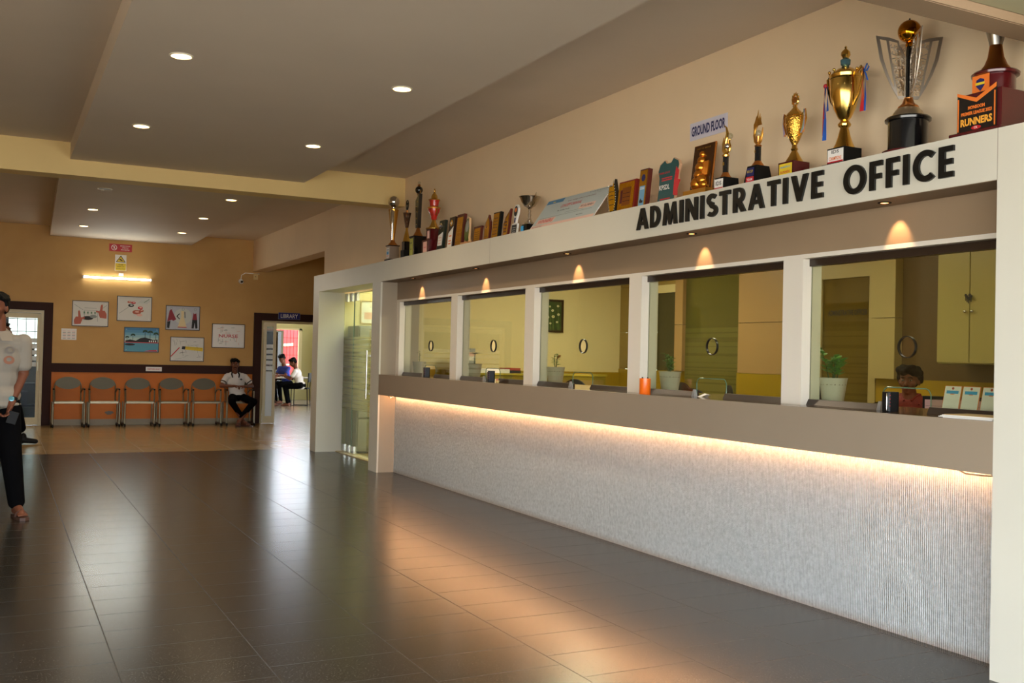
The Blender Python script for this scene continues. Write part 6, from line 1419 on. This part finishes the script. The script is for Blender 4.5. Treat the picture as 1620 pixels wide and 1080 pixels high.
bent('person with black hair bowed low over a desk behind the middle window', 5.16, 7.42, 1.12, math.radians(-75), math.radians(40), mat('teal_blouse', '#274a4a', .8))
bent('person with coral hair ribbon half hidden by the pot at the nearest window', 4.98, 5.02, 1.16, math.radians(-95), math.radians(40), mat('brown_blouse', '#5a3a2a', .8), ribbon_=True)
# readers in the library
def reader(lab, x, y, z, yaw_, pitch_, cloth, lean=.22):
    t = thing('person', lab, 'person', (x, y, 0))
    MH = P4(0, 0, z, yaw=yaw_, pitch=pitch_); F = Vector((math.sin(yaw_), -math.cos(yaw_), 0)); X = Vector((math.cos(yaw_), math.sin(yaw_), 0))
    hip = -F*lean+Vector((0, 0, .54)); ch = -F*(lean*.45)+Vector((0, 0, .82)); nk = -F*.07+Vector((0, 0, z-.17))
    body = head(MH, .97)+[('c', MH @ Vector((0, .03, -.07)), .052, nk, .058)]+torso(hip, ch, nk, .16, yaw=yaw_, s=.95)
    tr_ = [('e', hip, (.16, .13, .10), Matrix.Rotation(yaw_, 4, 'Z'))]
    for sg_ in (-1, 1):
        s0 = ch.lerp(nk, .62)+X*.165*sg_; e0 = s0+F*.12-Vector((0, 0, .20)); w0 = Vector((e0.x, e0.y, .78))+F*.18-X*.05*sg_
        body += [('c', s0, .048, e0, .040), ('c', e0, .038, w0, .026)]+hand(w0, F, (0, 0, -1), sg_, curl=.4)
        k0 = hip+X*.09*sg_; k1 = k0+F*.40-Vector((0, 0, .04)); k2 = Vector((k1.x, k1.y, .10))-F*.08
        tr_ += [('c', k0, .09, k1, .066), ('c', k1, .062, k2, .05)]; body += [('c', k1, .05, k2, .034)]+foot(k2, (F.x, F.y), .005)
    blob('body', body, .010, m_skin, t, 3); hair(t, MH, .97, 'full', .010); face_parts(t, MH, .97)
    sh = torso(hip, ch, nk-Vector((0, 0, .02)), .16, yaw=yaw_, s=.95, g=.016)
    for sg_ in (-1, 1): s0 = ch.lerp(nk, .62)+X*.165*sg_; sh.append(('c', s0, .058, s0+F*.06-Vector((0, 0, .11)), .060))
    blob('shirt', sh, .012, cloth, t, 3); blob('trousers', tr_, .012, m_trk, t, 3)
    return t
reader('person in white shirt with dark hair reading at the library table', 6.78, 25.55, 1.12, math.radians(-115), math.radians(28), m_polo)
reader('person in blue shirt leaning over behind the reader in white', 6.80, 26.75, 1.20, math.radians(-60), math.radians(30), mat('blue_shirt', '#2c3f9e', .8))
reader('person holding a white newspaper at the left end of the library table', 6.15, 25.65, 1.08, math.radians(100), math.radians(18), mat('maroon_shirt', '#5a2f30', .8))
# trolley wheel glimpsed at the left edge
t = thing('hand_trolley', 'white metal trolley upright cut off by the left edge behind the walking person', 'trolley', (-.10, 13.6, 0))
for y_ in (-.2, .2):
    f2 = MB().tube([(.14, y_, .12), (.14, y_, .85), (-.05, y_, .95)], .016, 8).build('upright', mat('trolley_white', '#c8c8c4', .4), t)
MB().box(-.45, .17, -.22, .22, .12, .16).build('deck', m_grey, t)
for x_ in (.13, -.4):
    for y_ in (-.2, .2): MB().lathe([(.04, -.012), (.05, -.008), (.05, .008), (.04, .012)], 18, T=Matrix.Translation((x_, y_, .05)) @ Matrix.Rotation(PI/2, 4, 'X')).box(x_-.02, x_+.02, y_-.015, y_+.015, .06, .12).build('wheel', m_bkm, t)
for x_, y_, a_, lab in ((5.95, 10.30, math.radians(-70), 'black mesh office chair under the bowed person at the second farthest window'), (5.42, 7.35, math.radians(-75), 'black mesh office chair under the bowed person at the middle window'),
                        (5.22, 5.04, math.radians(-95), 'black mesh office chair under the person with the coral hair ribbon'), (6.72, 5.84, math.radians(-62), 'black mesh office chair under the clerk in the red shirt')):
    office_chair(x_, y_, a_, lab)
#@@END
